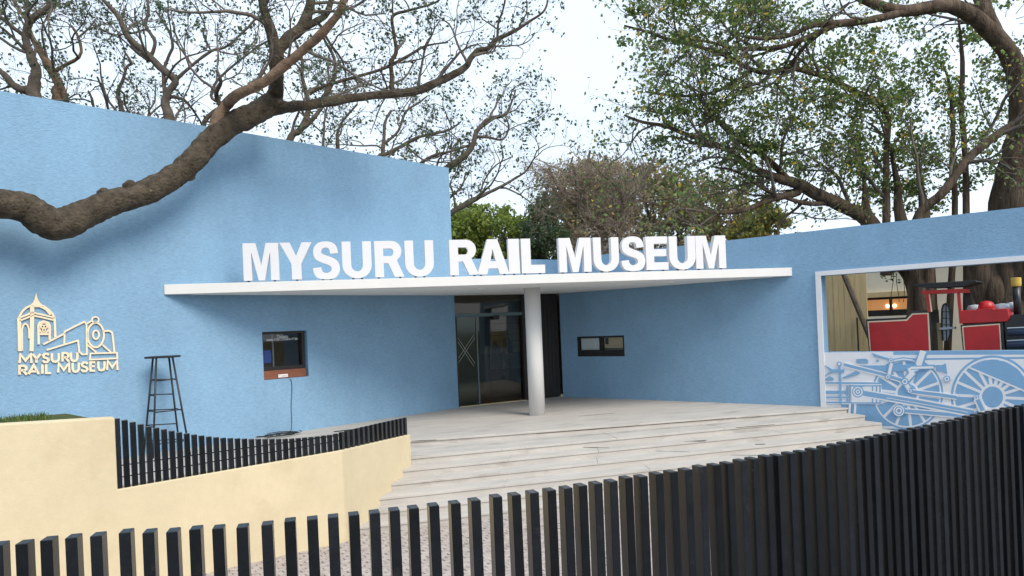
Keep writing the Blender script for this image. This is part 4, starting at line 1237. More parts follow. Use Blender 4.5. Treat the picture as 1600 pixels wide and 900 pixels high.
# ---------------------------------------------------------------- trees
class Tubes:
    def __init__(self): self.V, self.Fq, self.n = [], [], 0
    def add(self, P, rad, sides):
        P = np.asarray(P, float); n = len(P)
        T = np.gradient(P, axis=0); T /= np.linalg.norm(T, axis=1)[:, None] + 1e-9
        up = np.array([0, 0, 1.0]) if abs(T[0, 2]) < 0.9 else np.array([1.0, 0, 0])
        u = np.cross(T[0], up); u /= np.linalg.norm(u) + 1e-9
        a = np.arange(sides) * 2 * np.pi / sides
        ca, sa = np.cos(a)[:, None], np.sin(a)[:, None]
        rings = []
        for i in range(n):
            u = u - T[i] * u.dot(T[i]); u /= np.linalg.norm(u) + 1e-9
            v = np.cross(T[i], u)
            rings.append(P[i] + rad[i] * (ca * u + sa * v))
        self.V.append(np.concatenate(rings))
        i = np.arange(n - 1)[:, None] * sides; k = np.arange(sides)[None, :]; k2 = (k + 1) % sides
        q = np.stack([i + k, i + k2, i + sides + k2, i + sides + k], -1).reshape(-1, 4) + self.n
        self.Fq.append(q)
        self.n += n * sides
    def build(self, name, material, parent, smooth=True):
        if not self.V: return None
        return quads(name, np.concatenate(self.V), np.concatenate(self.Fq), material, parent, smooth)

def quads(name, V, Q, material, parent, smooth=False):
    me = bpy.data.meshes.new(name)
    me.vertices.add(len(V)); me.vertices.foreach_set("co", V.astype(np.float32).ravel())
    me.loops.add(len(Q) * 4); me.loops.foreach_set("vertex_index", Q.astype(np.int32).ravel())
    me.polygons.add(len(Q))
    me.polygons.foreach_set("loop_start", np.arange(len(Q), dtype=np.int32) * 4)
    me.polygons.foreach_set("use_smooth", np.full(len(Q), smooth))
    me.materials.append(material)
    me.update(calc_edges=True); me.validate()
    o = bpy.data.objects.new(name, me)
    return link(o, parent)

def leaf_mesh(name, C, size, rng, material, parent, ratio=0.6, droop=0.3):
    """one folded four-cornered leaf at each centre"""
    n = len(C)
    C = np.asarray(C, float)
    d = rng.normal(size=(n, 3)); d[:, 2] -= droop; d /= np.linalg.norm(d, axis=1)[:, None]
    e = rng.normal(size=(n, 3)); e -= d * (e * d).sum(1)[:, None]; e /= np.linalg.norm(e, axis=1)[:, None]
    nn = np.cross(d, e)
    L = size * rng.uniform(0.6, 1.25, n)[:, None]
    Wd = L * ratio * 0.5
    fold = nn * Wd * 0.35
    V = np.stack([C - d * L * 0.5, C + e * Wd + fold - d * L * 0.08, C + d * L * 0.5, C - e * Wd + fold - d * L * 0.08], 1).reshape(-1, 3)
    Q = np.arange(n * 4).reshape(-1, 4)
    o = quads(name, V, Q, material, parent)
    o['kind'] = 'stuff'
    return o

def limb_world(pts, k=5):
    """(x, y, depth, diameter in photo px) -> smoothed 3-D centre line and radii"""
    W_ = []
    for x, y, Y, dpx in pts:
        p = P3(x, y, Y)
        W_.append((p.x, p.y, p.z, dpx / 2 * Y / F))
    W_ = catmull(W_, k)
    return W_[:, :3], np.maximum(W_[:, 3], 0.004)

def roughen(P, rad, rng, amt):
    n = len(P)
    P = P + rng.normal(size=P.shape) * (rad * amt)[:, None]
    return P, rad * (1 + rng.normal(size=n) * amt * 0.7)

def grow(rng, P, rad, level, maxl, prm, tubes, leaves, ok=None):
    """side shoots along a centre line"""
    seg = np.linalg.norm(np.diff(P, axis=0), axis=1); Lp_ = seg.sum()
    cum = np.concatenate([[0], np.cumsum(seg)])
    n = prm['n'][level]
    n = max(1, int(round(n * (prm.get('dens', 1.0) if level == 0 else 1.0)))) if not isinstance(n, float) else max(1, int(n * Lp_))
    T = np.gradient(P, axis=0); T /= np.linalg.norm(T, axis=1)[:, None] + 1e-9
    for k in range(n):
        t = prm['t0'][level] + (1 - prm['t0'][level]) * ((k + rng.uniform(0, 1)) / n)
        i = min(len(P) - 1, int(np.searchsorted(cum, t * Lp_)))
        d = T[i]
        pr = rng.normal(size=3); pr[1] *= prm.get('ydamp', 0.7); pr[2] += prm['up'][level]
        pr -= d * pr.dot(d); pr /= np.linalg.norm(pr) + 1e-9
        a = math.radians(rng.uniform(*prm['ang']))
        v = d * math.cos(a) + pr * math.sin(a)
        L = prm['len'][level] * rng.uniform(0.55, 1.3) * (1.0 - 0.35 * t)
        m = prm['seg'][level]
        q = [P[i]]
        bend = rng.normal(size=3) * prm['bend']
        for j in range(m):
            v = v + rng.normal(size=3) * prm['wig'] + bend / m
            v[2] += prm['lift'] / m
            v /= np.linalg.norm(v)
            q.append(q[-1] + v * L / m)
        q = np.array(q)
        r0 = min(rad[i] * 0.7, prm['r'][level] * rng.uniform(0.7, 1.3))
        rr = np.linspace(r0, max(r0 * 0.35, prm.get('rmin', 0.0035)), m + 1)
        if ok is not None and not all(ok(p) for p in q[1:]): continue
        tubes.add(q, rr, 5 if level == 0 else (4 if level == 1 else 3))
        if level + 1 < maxl:
            grow(rng, q, rr, level + 1, maxl, prm, tubes, leaves, ok)
        if level >= prm['leaf_from']:
            nl = rng.poisson(prm['leaves'])
            if nl:
                cc = q[rng.integers(max(1, m // 2), m + 1, size=nl)]
                leaves.append(cc + rng.normal(size=(nl, 3)) * prm['spread'])

def tree(name, label, limbs, prm, seed, bark, leafm, leaf_size, trunk=None, cat="tree", group=None, ok=None, loc=None, twig='twig', ratio=0.6, grow_limbs=None, sides=10, rough=0.06, extra=None, slim=1.0, relief=0.0):
    rng = np.random.default_rng(seed)
    base = loc or Vector((0, 0, 0))
    group = group or {"branching_tree": "trees behind the tall wall", "bushy_tree": "trees behind the sign", "dry_tree": "trees behind the sign", "bare_tree": "trees behind the sign"}.get(name)
    root = thing(name, label, cat, base, group)
    tb, lv = Tubes(), []
    for li, lm in enumerate(limbs):
        P, rad = limb_world(lm)
        rad = rad * slim
        P, rad = roughen(P, rad, rng, rough)
        t = Tubes()
        if relief:
            Pf = catmull(np.c_[P, rad], 4)
            t.add(Pf[:, :3], Pf[:, 3], 30)
            V = t.V[0]; cen = np.repeat(Pf[:, :3], 30, axis=0); rr = np.repeat(Pf[:, 3], 30)
            k = np.array([noise.noise(Vector(v) * 2.6) * 0.55 + noise.noise(Vector(v) * 7.0) * 0.38 + noise.noise(Vector(v) * 17.0) * 0.22 for v in V])
            t.V[0] = V + (V - cen) * (k * relief)[:, None]
        else:
            t.add(P, rad, sides)
        o = t.build("trunk" if li == 0 else "branch", M[bark] if not isinstance(bark, dict) else M[bark.get(li, bark[None])], root)
        if grow_limbs is None or li in grow_limbs:
            p = dict(prm); p['dens'] = (np.linalg.norm(np.diff(P, axis=0), axis=1).sum()) / 3.0
            grow(rng, P, rad, 0, prm['levels'], p, tb, lv, ok)
    if extra is not None:
        pts_, tw_ = extra(rng)
        lv.append(pts_)
        for q_ in tw_:
            if ok is None or all(ok(p) for p in q_): tb.add(q_, np.linspace(0.011, 0.004, len(q_)), 3)
    o = tb.build("twigs", M[twig], root)
    if o: o['kind'] = 'stuff'
    if lv:
        C = np.concatenate(lv)
        if ok is not None: C = C[np.array([bool(ok(p)) for p in C])] if len(C) else C
        leaf_mesh("crown", C, leaf_size, rng, M[leafm], root, ratio)
    return root

def wallY(x):
    s, _ = WL.hit(x, 400)
    return WL.P.y + s * WL.d.y
def over_wall(p):                 # keeps the shoots of the front tree off the face of the wall
    x, y = to_px(p)
    lim = 142 + 0.1714 * x if x < 700 else 262
    return y < lim - 6

# 1: the great limb in front of the tall wall
prm_rain = dict(levels=4, n=[4, 4, 3, 3], t0=[0.12, 0.2, 0.25, 0.3], up=[0.5, 0.4, 0.3, 0.2], ang=(28, 70), len=[1.9, 1.05, 0.62, 0.34], seg=[9, 7, 5, 4],
                bend=0.75, wig=0.20, lift=0.12, r=[0.034, 0.017, 0.009, 0.005], leaf_from=2, leaves=2.0, spread=0.05, ydamp=0.9, rmin=0.003)
def D(x): return wallY(x) - 0.62 - 0.25 * max(0, min(1, (x - 250) / 150))
lim = []
lim.append([(-190, 900, D(-190) - 1, 95), (-185, 640, D(-185) - 0.8, 82), (-170, 430, D(-170) - 0.6, 70), (-110, 335, D(-110) - .3, 54), (-40, 316, D(-40), 46), (0, 319, D(0), 45), (40, 327, D(40), 47), (64, 341, D(60), 50), (86, 350, D(86), 50), (112, 343, D(110), 46), (140, 331, D(140), 43),
            (172, 318, D(172), 41), (220, 303, D(220), 38), (262, 283, D(262), 37), (290, 262, D(285), 37), (312, 238, D(310), 36), (335, 214, D(335), 35), (362, 194, D(360), 34), (392, 180, D(390), 34), (420, 164, D(415), 33), (430, 145, D(420), 24), (432, 112, 14.1, 22), (432, 75, 14.0, 22)])
YK = D(415)
lim.append([(410, 172, YK, 26), (440, 168, YK, 19), (475, 165, 14.3, 16), (512, 159, 14.5, 15), (575, 150, 14.8, 13), (612, 147, 15.0, 13), (650, 142, 15.2, 12.5), (687, 127, 15.4, 12), (725, 107, 15.7, 10), (735, 92, 15.8, 9), (747, 79, 15.9, 8), (762, 76, 16, 8), (777, 61, 16.1, 7), (800, 51, 16.2, 5), (825, 35, 16.3, 4), (850, 17, 16.4, 3.2), (857, -6, 16.5, 2.6)])
lim.append([(334, 205, D(335), 22), (342, 182, D(340), 19), (355, 162, D(352), 17), (373, 147, 13.7, 16), (411, 129, 13.5, 15), (444, 103, 13.4, 15), (475, 77, 13.3, 15), (500, 55, 13.2, 14), (525, 27, 13.1, 12), (536, 5, 13.0, 11), (536, -30, 13.0, 10)])
lim.append([(432, 80, 14.0, 20), (422, 45, 13.9, 16), (412, 12, 13.8, 14), (405, -30, 13.7, 12)])
lim.append([(432, 82, 14.0, 18), (450, 60, 14.1, 18), (470, 44, 14.2, 17), (483, 14, 14.3, 15), (488, -30, 14.4, 13)])
lim.append([(470, 46, 14.2, 13), (495, 33, 14.3, 10), (512, 18, 14.4, 9), (522, -20, 14.5, 8)])
lim.append([(612, 146, 15.0, 8), (612, 120, 15, 7), (611, 98, 15, 7), (619, 80, 15, 6), (615, 50, 15, 5), (614, 25, 15, 5), (640, 16, 15, 4), (680, 4, 15, 3), (700, -15, 15, 2.5)])
lim.append([(500, 160, 14.5, 8), (518, 132, 14.6, 7), (524, 110, 14.6, 6), (521, 88, 14.7, 5), (510, 68, 14.8, 4), (505, 58, 14.8, 3.5)])
lim.append([(484, 148, 14.6, 4), (505, 135, 14.6, 5), (560, 119, 14.8, 5), (602, 106, 15, 5), (640, 86, 15.2, 4.5), (665, 72, 15.3, 3.5), (700, 66, 15.4, 2.5)])
lim.append([(777, 60, 16.1, 4), (779, 35, 16.1, 3.5), (786, 15, 16.1, 3), (792, -15, 16.1, 2.5)])
lim.append([(348, 172, D(346), 9), (338, 148, D(338), 7), (345, 128, 13.4, 5), (338, 110, 13.4, 4)])
# knots on the limb
rain = tree("rain_tree", "gnarled brown tree whose thick low limb crosses in front of the tall blue wall", lim, prm_rain, 21, {None: 'bark', 2: 'bark_pale'}, 'leaf_rain', 0.085, ok=over_wall, loc=P3(-190, 900, D(-190) - 1), grow_limbs=set(range(1, 11)), sides=14, rough=0.02, relief=0.21)
for (x_, y_, rp, dx_) in ((294, 270, 13, 0), (163, 304, 11, 0), (204, 293, 12, 0), (88, 357, 19, 0)):
    c = P3(x_, y_, D(x_) + 0.0); rr = rp * c.y / F
    mb = MB()
    prof_ = [(rr * (0.85 + 0.3 * ((i * 7) % 3) / 3) * math.sin(math.pi * i / 8) + 0.002, c.z - rr * math.cos(math.pi * i / 8)) for i in range(9)]
    mb.lathe((c.x, c.y), prof_, 12); mb.build("knot", M['bark'], rain, smooth=True)

# 2-5: trees behind the tall wall
prm_b = dict(prm_rain); prm_b.update(len=[2.6, 1.4, 0.85, 0.45], r=[0.045, 0.022, 0.012, 0.007], leaves=1.7, spread=0.07, n=[3, 4, 3, 3], rmin=0.004)
BD = 21.0
tree("branching_tree", "dark crooked tree behind the wall at the left edge", [
    [(62, 330, BD, 40), (58, 180, BD, 32), (52, 143, BD, 26), (57, 112, BD, 20), (50, 93, BD, 18), (41, 67, BD, 15), (42, 45, BD, 15), (52, 28, BD, 15), (72, 15, BD, 14), (86, -5, BD, 12), (92, -40, BD, 9)],
    [(50, 140, BD, 18), (28, 138, BD, 15), (10, 120, BD, 12), (-6, 106, BD, 10), (-40, 80, BD, 8)],
    [(42, 58, BD, 10), (24, 46, BD, 8), (0, 26, BD, 7), (-30, 10, BD, 5)],
    [(46, 86, BD, 8), (24, 62, BD, 6), (0, 42, BD, 5), (-30, 30, BD, 4)],
    [(41, 45, BD, 8), (42, 20, BD, 7), (43, -15, BD, 6)]], prm_b, 31, 'bark_dark', 'leaf_rain', 0.13, slim=0.76, loc=Vector((P3(62, 330, BD).x, BD, 0)))
BD = 22.5
tree("branching_tree", "pale brown leaning tree second from the left behind the wall", [
    [(110, 340, BD, 34), (98, 190, BD, 26), (88, 148, BD, 20), (92, 132, BD, 18), (80, 110, BD, 17), (66, 85, BD, 14), (50, 58, BD, 10), (40, 30, BD, 7), (20, 0, BD, 5)],
    [(104, 160, BD, 12), (98, 140, BD, 11), (94, 128, BD, 10)],
    [(84, 112, BD, 9), (105, 100, BD, 8), (120, 92, BD, 7), (127, 80, BD, 6), (122, 58, BD, 6), (112, 40, BD, 4)],
    [(120, 60, BD, 4), (135, 48, BD, 4), (150, 30, BD, 3)]], prm_b, 32, 'bark_pale', 'leaf_rain', 0.14, slim=0.76, loc=Vector((P3(110, 340, BD).x, BD, 0)))
BD = 20.5
tree("branching_tree", "grey forked tree standing behind the middle of the tall wall", [
    [(272, 360, BD, 32), (268, 230, BD, 26), (264, 185, BD, 21), (258, 160, BD, 17), (264, 142, BD, 15), (274, 126, BD, 14), (250, 105, BD, 15), (225, 80, BD, 13), (200, 57, BD, 12), (185, 27, BD, 9), (160, -2, BD, 7), (140, -25, BD, 5)],
    [(258, 155, BD, 8), (256, 125, BD, 8), (256, 108, BD, 7), (265, 85, BD, 6), (270, 70, BD, 6), (262, 45, BD, 5), (243, 17, BD, 4)],
    [(274, 126, BD, 8), (300, 102, BD, 6), (330, 80, BD, 6), (355, 72, BD, 5), (385, 45, BD, 5), (400, 30, BD, 4), (430, 12, BD, 3)],
    [(236, 88, BD, 8), (242, 65, BD, 7), (228, 40, BD, 7), (232, 17, BD, 6), (229, -10, BD, 5)],
    [(300, 102, BD, 5), (285, 80, BD, 4), (270, 60, BD, 3)],
    [(232, 95, BD, 7), (212, 78, BD, 6), (200, 62, BD, 5)],
    [(330, 80, BD, 4), (318, 55, BD, 4), (320, 40, BD, 3), (308, 15, BD, 3), (296, 0, BD, 2)]], prm_b, 33, 'bark_dark', 'leaf_rain', 0.12, slim=0.76, loc=Vector((P3(272, 360, BD).x, BD, 0)))
BD = 23.0
tree("branching_tree", "thin dark tree behind the wall left of the forked tree", [
    [(196, 330, BD, 16), (192, 200, BD, 11), (189, 165, BD, 7), (184, 145, BD, 6), (192, 125, BD, 5), (198, 105, BD, 4), (205, 98, BD, 4), (194, 80, BD, 3)],
    [(174, 210, BD, 5), (168, 165, BD, 4), (160, 140, BD, 3.5), (152, 120, BD, 3)],
    [(152, 210, BD, 5), (145, 160, BD, 4), (138, 142, BD, 3)]], prm_b, 34, 'bark_dark', 'leaf_rain', 0.12, loc=Vector((P3(196, 330, BD).x, BD, 0)))
tree("branching_tree", "slender brown tree rising behind the wall under the long limb", [
    [(440, 330, BD, 22), (452, 222, BD, 15), (468, 205, BD, 13), (480, 180, BD, 11), (482, 160, BD, 9), (472, 120, BD, 8), (472, 95, BD, 7), (460, 60, BD, 5)],
    [(452, 216, BD, 8), (480, 195, BD, 9), (500, 172, BD, 8), (515, 150, BD, 6)],
    [(310, 250, BD, 11), (320, 190, BD, 10), (345, 165, BD, 8), (330, 150, BD, 6), (345, 120, BD, 5), (400, 75, BD, 4), (424, 62, BD, 4)],
    [(502, 290, BD, 6), (505, 220, BD, 5), (508, 180, BD, 4), (512, 165, BD, 3)]], prm_b, 35, 'bark_dark', 'leaf_rain', 0.12, slim=0.76, loc=Vector((P3(440, 330, BD).x, BD, 0)))
BD = 25.0
tree("branching_tree", "grey spreading tree behind the right end of the tall wall", [
    [(640, 420, BD, 40), (660, 330, BD, 30), (680, 285, BD, 22), (701, 262, BD, 15), (728, 242, BD, 12), (740, 223, BD, 11), (745, 205, BD, 9), (764, 186, BD, 8), (789, 179, BD, 7), (800, 158, BD, 4), (806, 140, BD, 3)],
    [(660, 380, BD, 18), (703, 334, BD, 12), (728, 320, BD, 10), (755, 305, BD, 8), (784, 291, BD, 6), (804, 279, BD, 5), (821, 268, BD, 4), (833, 250, BD, 3), (840, 235, BD, 2.5), (855, 225, BD, 2)],
    [(630, 300, BD, 10), (650, 262, BD, 8), (680, 242, BD, 6), (703, 237, BD, 5), (738, 225, BD, 5)],
    [(575, 310, BD, 14), (590, 250, BD, 12), (605, 240, BD, 8), (628, 228, BD, 7), (657, 214, BD, 6), (701, 203, BD, 5), (720, 190, BD, 3)],
    [(596, 300, BD, 10), (598, 240, BD, 9), (600, 215, BD, 7), (602, 190, BD, 6), (612, 172, BD, 5)],
    [(600, 225, BD, 6), (622, 205, BD, 5), (634, 175, BD, 5), (655, 160, BD, 4), (668, 150, BD, 3)],
    [(530, 300, BD, 9), (528, 228, BD, 8), (527, 210, BD, 6), (535, 190, BD, 5), (558, 163, BD, 4)],
    [(745, 213, BD, 6), (765, 215, BD, 5), (785, 218, BD, 4), (795, 200, BD, 4), (790, 182, BD, 3)],
    [(750, 303, BD, 4), (758, 280, BD, 3.5), (775, 258, BD, 3), (800, 245, BD, 2.5)],
    [(702, 310, BD, 5), (722, 290, BD, 4), (728, 268, BD, 3)]], prm_b, 36, 'bark_dark', 'leaf_rain', 0.13, slim=0.76, loc=Vector((P3(640, 420, BD).x, BD, 0)))

# bushy masses
def blob_points(rng, blobs, n):
    """points through the volume of several lumpy blobs given in photo pixels with a depth and a depth radius"""
    out, tw = [], []
    tot = sum(b[3] * b[4] for b in blobs)
    for (x, y, Y, rx, ry, dy_) in [(b[0], b[1], b[2], b[3], b[4], b[5]) for b in blobs]:
        k = int(n * rx * ry / tot)
        # clumps
        nc = max(6, k // 45)
        v = rng.normal(size=(nc, 3)); v /= np.linalg.norm(v, axis=1)[:, None]; v *= rng.uniform(0.35, 1.0, (nc, 1)) ** 0.5
        sel = rng.integers(0, nc, k)
        w_ = v[sel] + rng.normal(size=(k, 3)) * 0.11
        c = P3(x, y, Y)
        sc3 = np.array([rx * Y / F, dy_, ry * Y / F])
        out.append(np.array([c.x, c.y, c.z]) + w_ * sc3)
        for q in v:                      # each clump hangs on a shoot coming from the middle of its mass
            ts = np.linspace(0.45, 1.12, 6)[:, None]
            tw.append(np.array([c.x, c.y, c.z]) + (q * ts + rng.normal(size=(6, 3)) * 0.04) * sc3)
    return np.concatenate(out), tw

def bushy(name, label, trunk_limbs, blobs, n, leaf_size, leafm, seed, bark='bark_dark', twig='twig', prm=None, cat="tree", loc=None, ratio=0.6):
    return tree(name, label, trunk_limbs, prm, seed, bark, leafm, leaf_size, loc=loc, twig=twig, ratio=ratio, extra=lambda rng: blob_points(rng, blobs, n))

prm_bush = dict(prm_rain); prm_bush.update(levels=3, len=[2.2, 1.2, 0.6], r=[0.06, 0.03, 0.012], leaves=1.0, spread=0.2, n=[6, 5, 4], leaf_from=1, rmin=0.006)
BD = 44.0
bushy("bushy_tree", "lime green bushy tree beyond the canopy between the walls", [
    [(780, 520, BD, 14), (776, 430, BD, 10), (770, 390, BD, 8), (765, 355, BD, 5)], [(772, 420, BD, 6), (800, 380, BD, 5), (815, 350, BD, 3)], [(772, 415, BD, 5), (745, 380, BD, 4), (730, 350, BD, 3)]],
    [(725, 372, BD, 42, 48, 3), (775, 365, BD, 45, 42, 3), (822, 378, BD, 36, 42, 3), (760, 415, BD, 75, 30, 3), (745, 340, BD, 30, 22, 2), (695, 370, BD, 30, 40, 2)], 16000, 0.26, 'leaf_lime', 41, prm=prm_bush, loc=Vector((P3(780, 520, BD).x, BD, 0)))
BD = 36.0
bushy("bushy_tree", "dark green bush low behind the first letters of the last word", [
    [(850, 520, BD, 12), (848, 420, BD, 8), (842, 375, BD, 5)]],
    [(838, 375, BD, 28, 40, 2), (850, 330, BD, 22, 26, 2), (866, 390, BD, 34, 36, 2), (815, 400, BD, 24, 24, 2)], 6000, 0.22, 'leaf_rain', 42, prm=prm_bush, loc=Vector((P3(850, 520, BD).x, BD, 0)))
prm_bare = dict(prm_rain); prm_bare.update(levels=4, len=[1.9, 1.2, 0.75, 0.42], r=[0.055, 0.03, 0.017, 0.010], leaves=0.25, spread=0.15, n=[8, 6, 5, 4], rmin=0.006, lift=0.12, ang=(20, 60), t0=[0.2, 0.15, 0.15, 0.2])
BD = 30.0
rb = random.Random(4)
def bare_ok(p): return to_px(p)[1] > 218 + rb.uniform(0, 40)
tree("bare_tree", "bare grey tree with fine twigs behind the last word of the sign", [
    [(945, 560, BD, 18), (940, 420, BD, 14), (936, 372, BD, 10), (925, 344, BD, 9), (908, 328, BD, 8), (902, 300, BD, 7), (915, 265, BD, 5), (922, 235, BD, 4)],
    [(950, 540, BD, 12), (962, 400, BD, 10), (969, 367, BD, 9), (978, 339, BD, 8), (975, 317, BD, 8), (964, 292, BD, 7), (942, 272, BD, 5), (925, 255, BD, 3)],
    [(925, 345, BD, 6), (935, 335, BD, 5), (950, 325, BD, 4), (962, 300, BD, 3)],
    [(908, 328, BD, 5), (885, 310, BD, 4), (868, 285, BD, 4), (858, 262, BD, 3)],
    [(976, 318, BD, 6), (1000, 295, BD, 5), (1012, 270, BD, 4), (1025, 240, BD, 3)],
    [(903, 300, BD, 5), (890, 270, BD, 4), (895, 245, BD, 3)]], prm_bare, 43, 'bark_dark', 'leaf_dry', 0.13, loc=Vector((P3(945, 560, BD).x, BD, 0)), twig='twig_grey', ok=bare_ok)
BD = 40.0
prm_dry = dict(prm_bare); prm_dry.update(levels=3, len=[2.0, 1.3, 0.8], n=[8, 6, 5], leaf_from=1, leaves=1.0)
bushy("dry_tree", "tall dry brown leaved tree massed behind the bare tree", [
    [(905, 560, BD, 14), (905, 400, BD, 10), (915, 330, BD, 7), (920, 280, BD, 5)], [(905, 390, BD, 7), (880, 340, BD, 5), (870, 300, BD, 4)], [(908, 380, BD, 7), (950, 330, BD, 5), (970, 280, BD, 4)]],
    [(905, 300, BD, 42, 50, 3), (955, 300, BD, 48, 55, 3), (880, 345, BD, 42, 46, 3), (935, 365, BD, 70, 45, 3), (925, 275, BD, 34, 24, 2)], 9000, 0.24, 'leaf_dry', 44, twig='twig_grey', prm=prm_dry, loc=Vector((P3(905, 560, BD).x, BD, 0)))
BD = 38.0
bushy("dry_tree", "wide brown and olive tree massed above the low wall under the fig limbs", [
    [(1065, 560, BD, 16), (1065, 420, BD, 12), (1060, 350, BD, 8), (1050, 300, BD, 5)], [(1064, 410, BD, 8), (1110, 350, BD, 6), (1130, 310, BD, 4)], [(1064, 400, BD, 8), (1020, 350, BD, 6), (1005, 300, BD, 4)]],
    [(1020, 320, BD, 50, 50, 3), (1075, 315, BD, 48, 45, 3), (1125, 330, BD, 44, 40, 3), (1165, 345, BD, 34, 34, 3), (1060, 375, BD, 85, 40, 3), (1140, 375, BD, 60, 30, 3), (1030, 275, BD, 26, 24, 2)], 10500, 0.23, 'leaf_dry', 45, twig='twig_grey', prm=prm_dry, loc=Vector((P3(1065, 560, BD).x, BD, 0)))
BD = 33.0
bushy("bushy_tree", "yellowing bush above the low blue wall right of the sign", [
    [(1190, 540, BD, 10), (1190, 420, BD, 8), (1188, 360, BD, 5)]],
    [(1185, 345, BD, 26, 34, 2), (1205, 352, BD, 22, 20, 2), (1165, 365, BD, 28, 22, 2)], 3000, 0.22, 'leaf_gold', 46, prm=prm_bush, loc=Vector((P3(1190, 540, BD).x, BD, 0)))

# the great fig over the low wall
prm_fig = dict(levels=4, n=[5, 5, 4, 2], t0=[0.1, 0.15, 0.2, 0.25], up=[0.3, 0.15, 0.0, -0.1], ang=(25, 65), len=[2.0, 1.15, 0.7, 0.4], seg=[7, 6, 5, 4],
               bend=0.5, wig=0.15, lift=0.05, r=[0.05, 0.024, 0.012, 0.007], leaf_from=1, leaves=1.9, spread=0.15, ydamp=1.0, rmin=0.004)
FD = 19.0
fig = []
fig.append([(1612, 640, 19.0, 130), (1606, 480, 19.0, 120), (1598, 330, 19.0, 96), (1596, 250, 19.0, 60), (1597, 190, 19, 36), (1591, 125, 18.8, 31), (1576, 84, 18.6, 28), (1550, 52, 18.4, 26), (1515, 22, 18.2, 23), (1480, 9, 18.0, 21), (1450, 12, 18, 20), (1412, 17, 17.8, 18), (1375, 9, 17.6, 16), (1340, -6, 17.4, 14), (1300, -25, 17.2, 12)])
fig.append([(1562, 60, 18.5, 20), (1545, 30, 18.6, 22), (1534, 0, 18.8, 22), (1525, -40, 19, 20)])
fig.append([(1415, 18, 17.8, 13), (1387, 25, 17.6, 12), (1350, 33, 17.5, 11), (1307, 37, 17.4, 12), (1270, 40, 17.3, 8), (1237, 54, 17.2, 7), (1200, 60, 17.1, 6), (1165, 58, 17.1, 5)])
fig.append([(1307, 38, 17.4, 9), (1275, 53, 17.3, 9), (1225, 72, 17.2, 8), (1190, 76, 17.2, 7), (1150, 75, 17.1, 6), (1100, 64, 17.0, 4), (1070, 60, 17.0, 3)])
fig.append([(1290, 45, 17.4, 6), (1255, 75, 17.6, 6), (1232, 104, 17.8, 8), (1200, 113, 17.8, 8), (1170, 107, 17.7, 7), (1135, 87, 17.6, 7), (1087, 72, 17.5, 6), (1040, 60, 17.4, 5), (1012, 50, 17.4, 4), (975, 40, 17.4, 3)])
fig.append([(1384, 430, 19.2, 16), (1385, 330, 19.2, 12), (1385, 240, 19.2, 9), (1387, 190, 19.2, 11), (1375, 165, 19, 10), (1350, 150, 18.8, 9), (1300, 125, 18.4, 8), (1262, 112, 18, 8), (1232, 105, 17.8, 8)])
fig.append([(1175, 110, 17.8, 6), (1145, 130, 17.8, 5), (1112, 145, 17.8, 5), (1075, 150, 17.8, 4.5), (1040, 148, 17.8, 4), (1008, 143, 17.8, 3)])
fig.append([(1400, 420, 19.2, 34), (1360, 350, 19.2, 26), (1339, 334, 19.2, 20), (1308, 318, 19.0, 20), (1273, 302, 18.8, 19), (1250, 289, 18.7, 18), (1205, 275, 18.5, 13), (1167, 258, 18.3, 11), (1136, 233, 18.2, 9), (1072, 210, 18.0, 7), (1039, 197, 17.9, 6), (1005, 191, 17.8, 5), (975, 180, 17.8, 3)])
fig.append([(1236, 284, 18.6, 10), (1203, 253, 18.5, 10), (1175, 230, 18.4, 9), (1136, 203, 18.3, 8), (1105, 168, 18.2, 6), (1090, 150, 18.1, 4)])
fig.append([(1250, 295, 18.7, 12), (1242, 303, 18.7, 11), (1205, 311, 18.5, 10), (1164, 328, 18.3, 8), (1122, 332, 18.2, 7), (1067, 325, 18.1, 5.5), (1030, 320, 18, 4.5), (1000, 312, 18, 3)])
fig.append([(1300, 316, 19, 9), (1262, 318, 18.7, 7), (1225, 308, 18.6, 6), (1195, 296, 18.5, 5), (1150, 268, 18.4, 4), (1120, 262, 18.4, 3)])
fig.append([(1420, 400, 18.6, 20), (1437, 335, 18.4, 15), (1472, 302, 18.2, 14), (1507, 255, 18.2, 14), (1530, 232, 18.2, 13), (1565, 206, 18.3, 13), (1600, 187, 18.4, 14), (1650, 170, 18.5, 14)])
fig.append([(1240, 390, 18.9, 5), (1216, 370, 18.9, 5), (1222, 345, 18.9, 4), (1245, 325, 18.9, 4), (1262, 310, 18.9, 4)])
fig.append([(1345, 250, 19.1, 3), (1350, 285, 19.15, 6), (1352, 318, 19.2, 12), (1356, 345, 19.2, 24), (1380, 385, 19.3, 26), (1425, 430, 19.4, 28), (1440, 520, 19.4, 30), (1442, 700, 19.4, 34)])
fig.append([(1388, 215, 19.1, 3), (1396, 255, 19.2, 7), (1402, 290, 19.2, 11), (1405, 330, 19.2, 16), (1420, 390, 19.2, 26), (1440, 480, 19.3, 28), (1445, 700, 19.3, 34)])
fig.append([(1496, 22, 19.2, 2), (1501, 60, 19.25, 5), (1504, 110, 19.3, 7), (1502, 170, 19.3, 8), (1507, 230, 19.3, 8.5), (1510, 330, 19.3, 10), (1512, 560, 19.3, 13), (1514, 760, 19.3, 15)])
fig.append([(1470, 95, 19.2, 2), (1480, 118, 19.25, 4), (1486, 150, 19.3, 6), (1489, 200, 19.3, 7), (1488, 260, 19.3, 8), (1492, 340, 19.3, 9), (1480, 560, 19.5, 11), (1478, 760, 19.5, 12)])
fig.append([(1434, 240, 19.4, 3), (1438, 275, 19.4, 6), (1440, 300, 19.4, 10), (1444, 330, 19.3, 16), (1448, 430, 19.3, 26), (1452, 560, 19.3, 30), (1456, 760, 19.3, 34)])
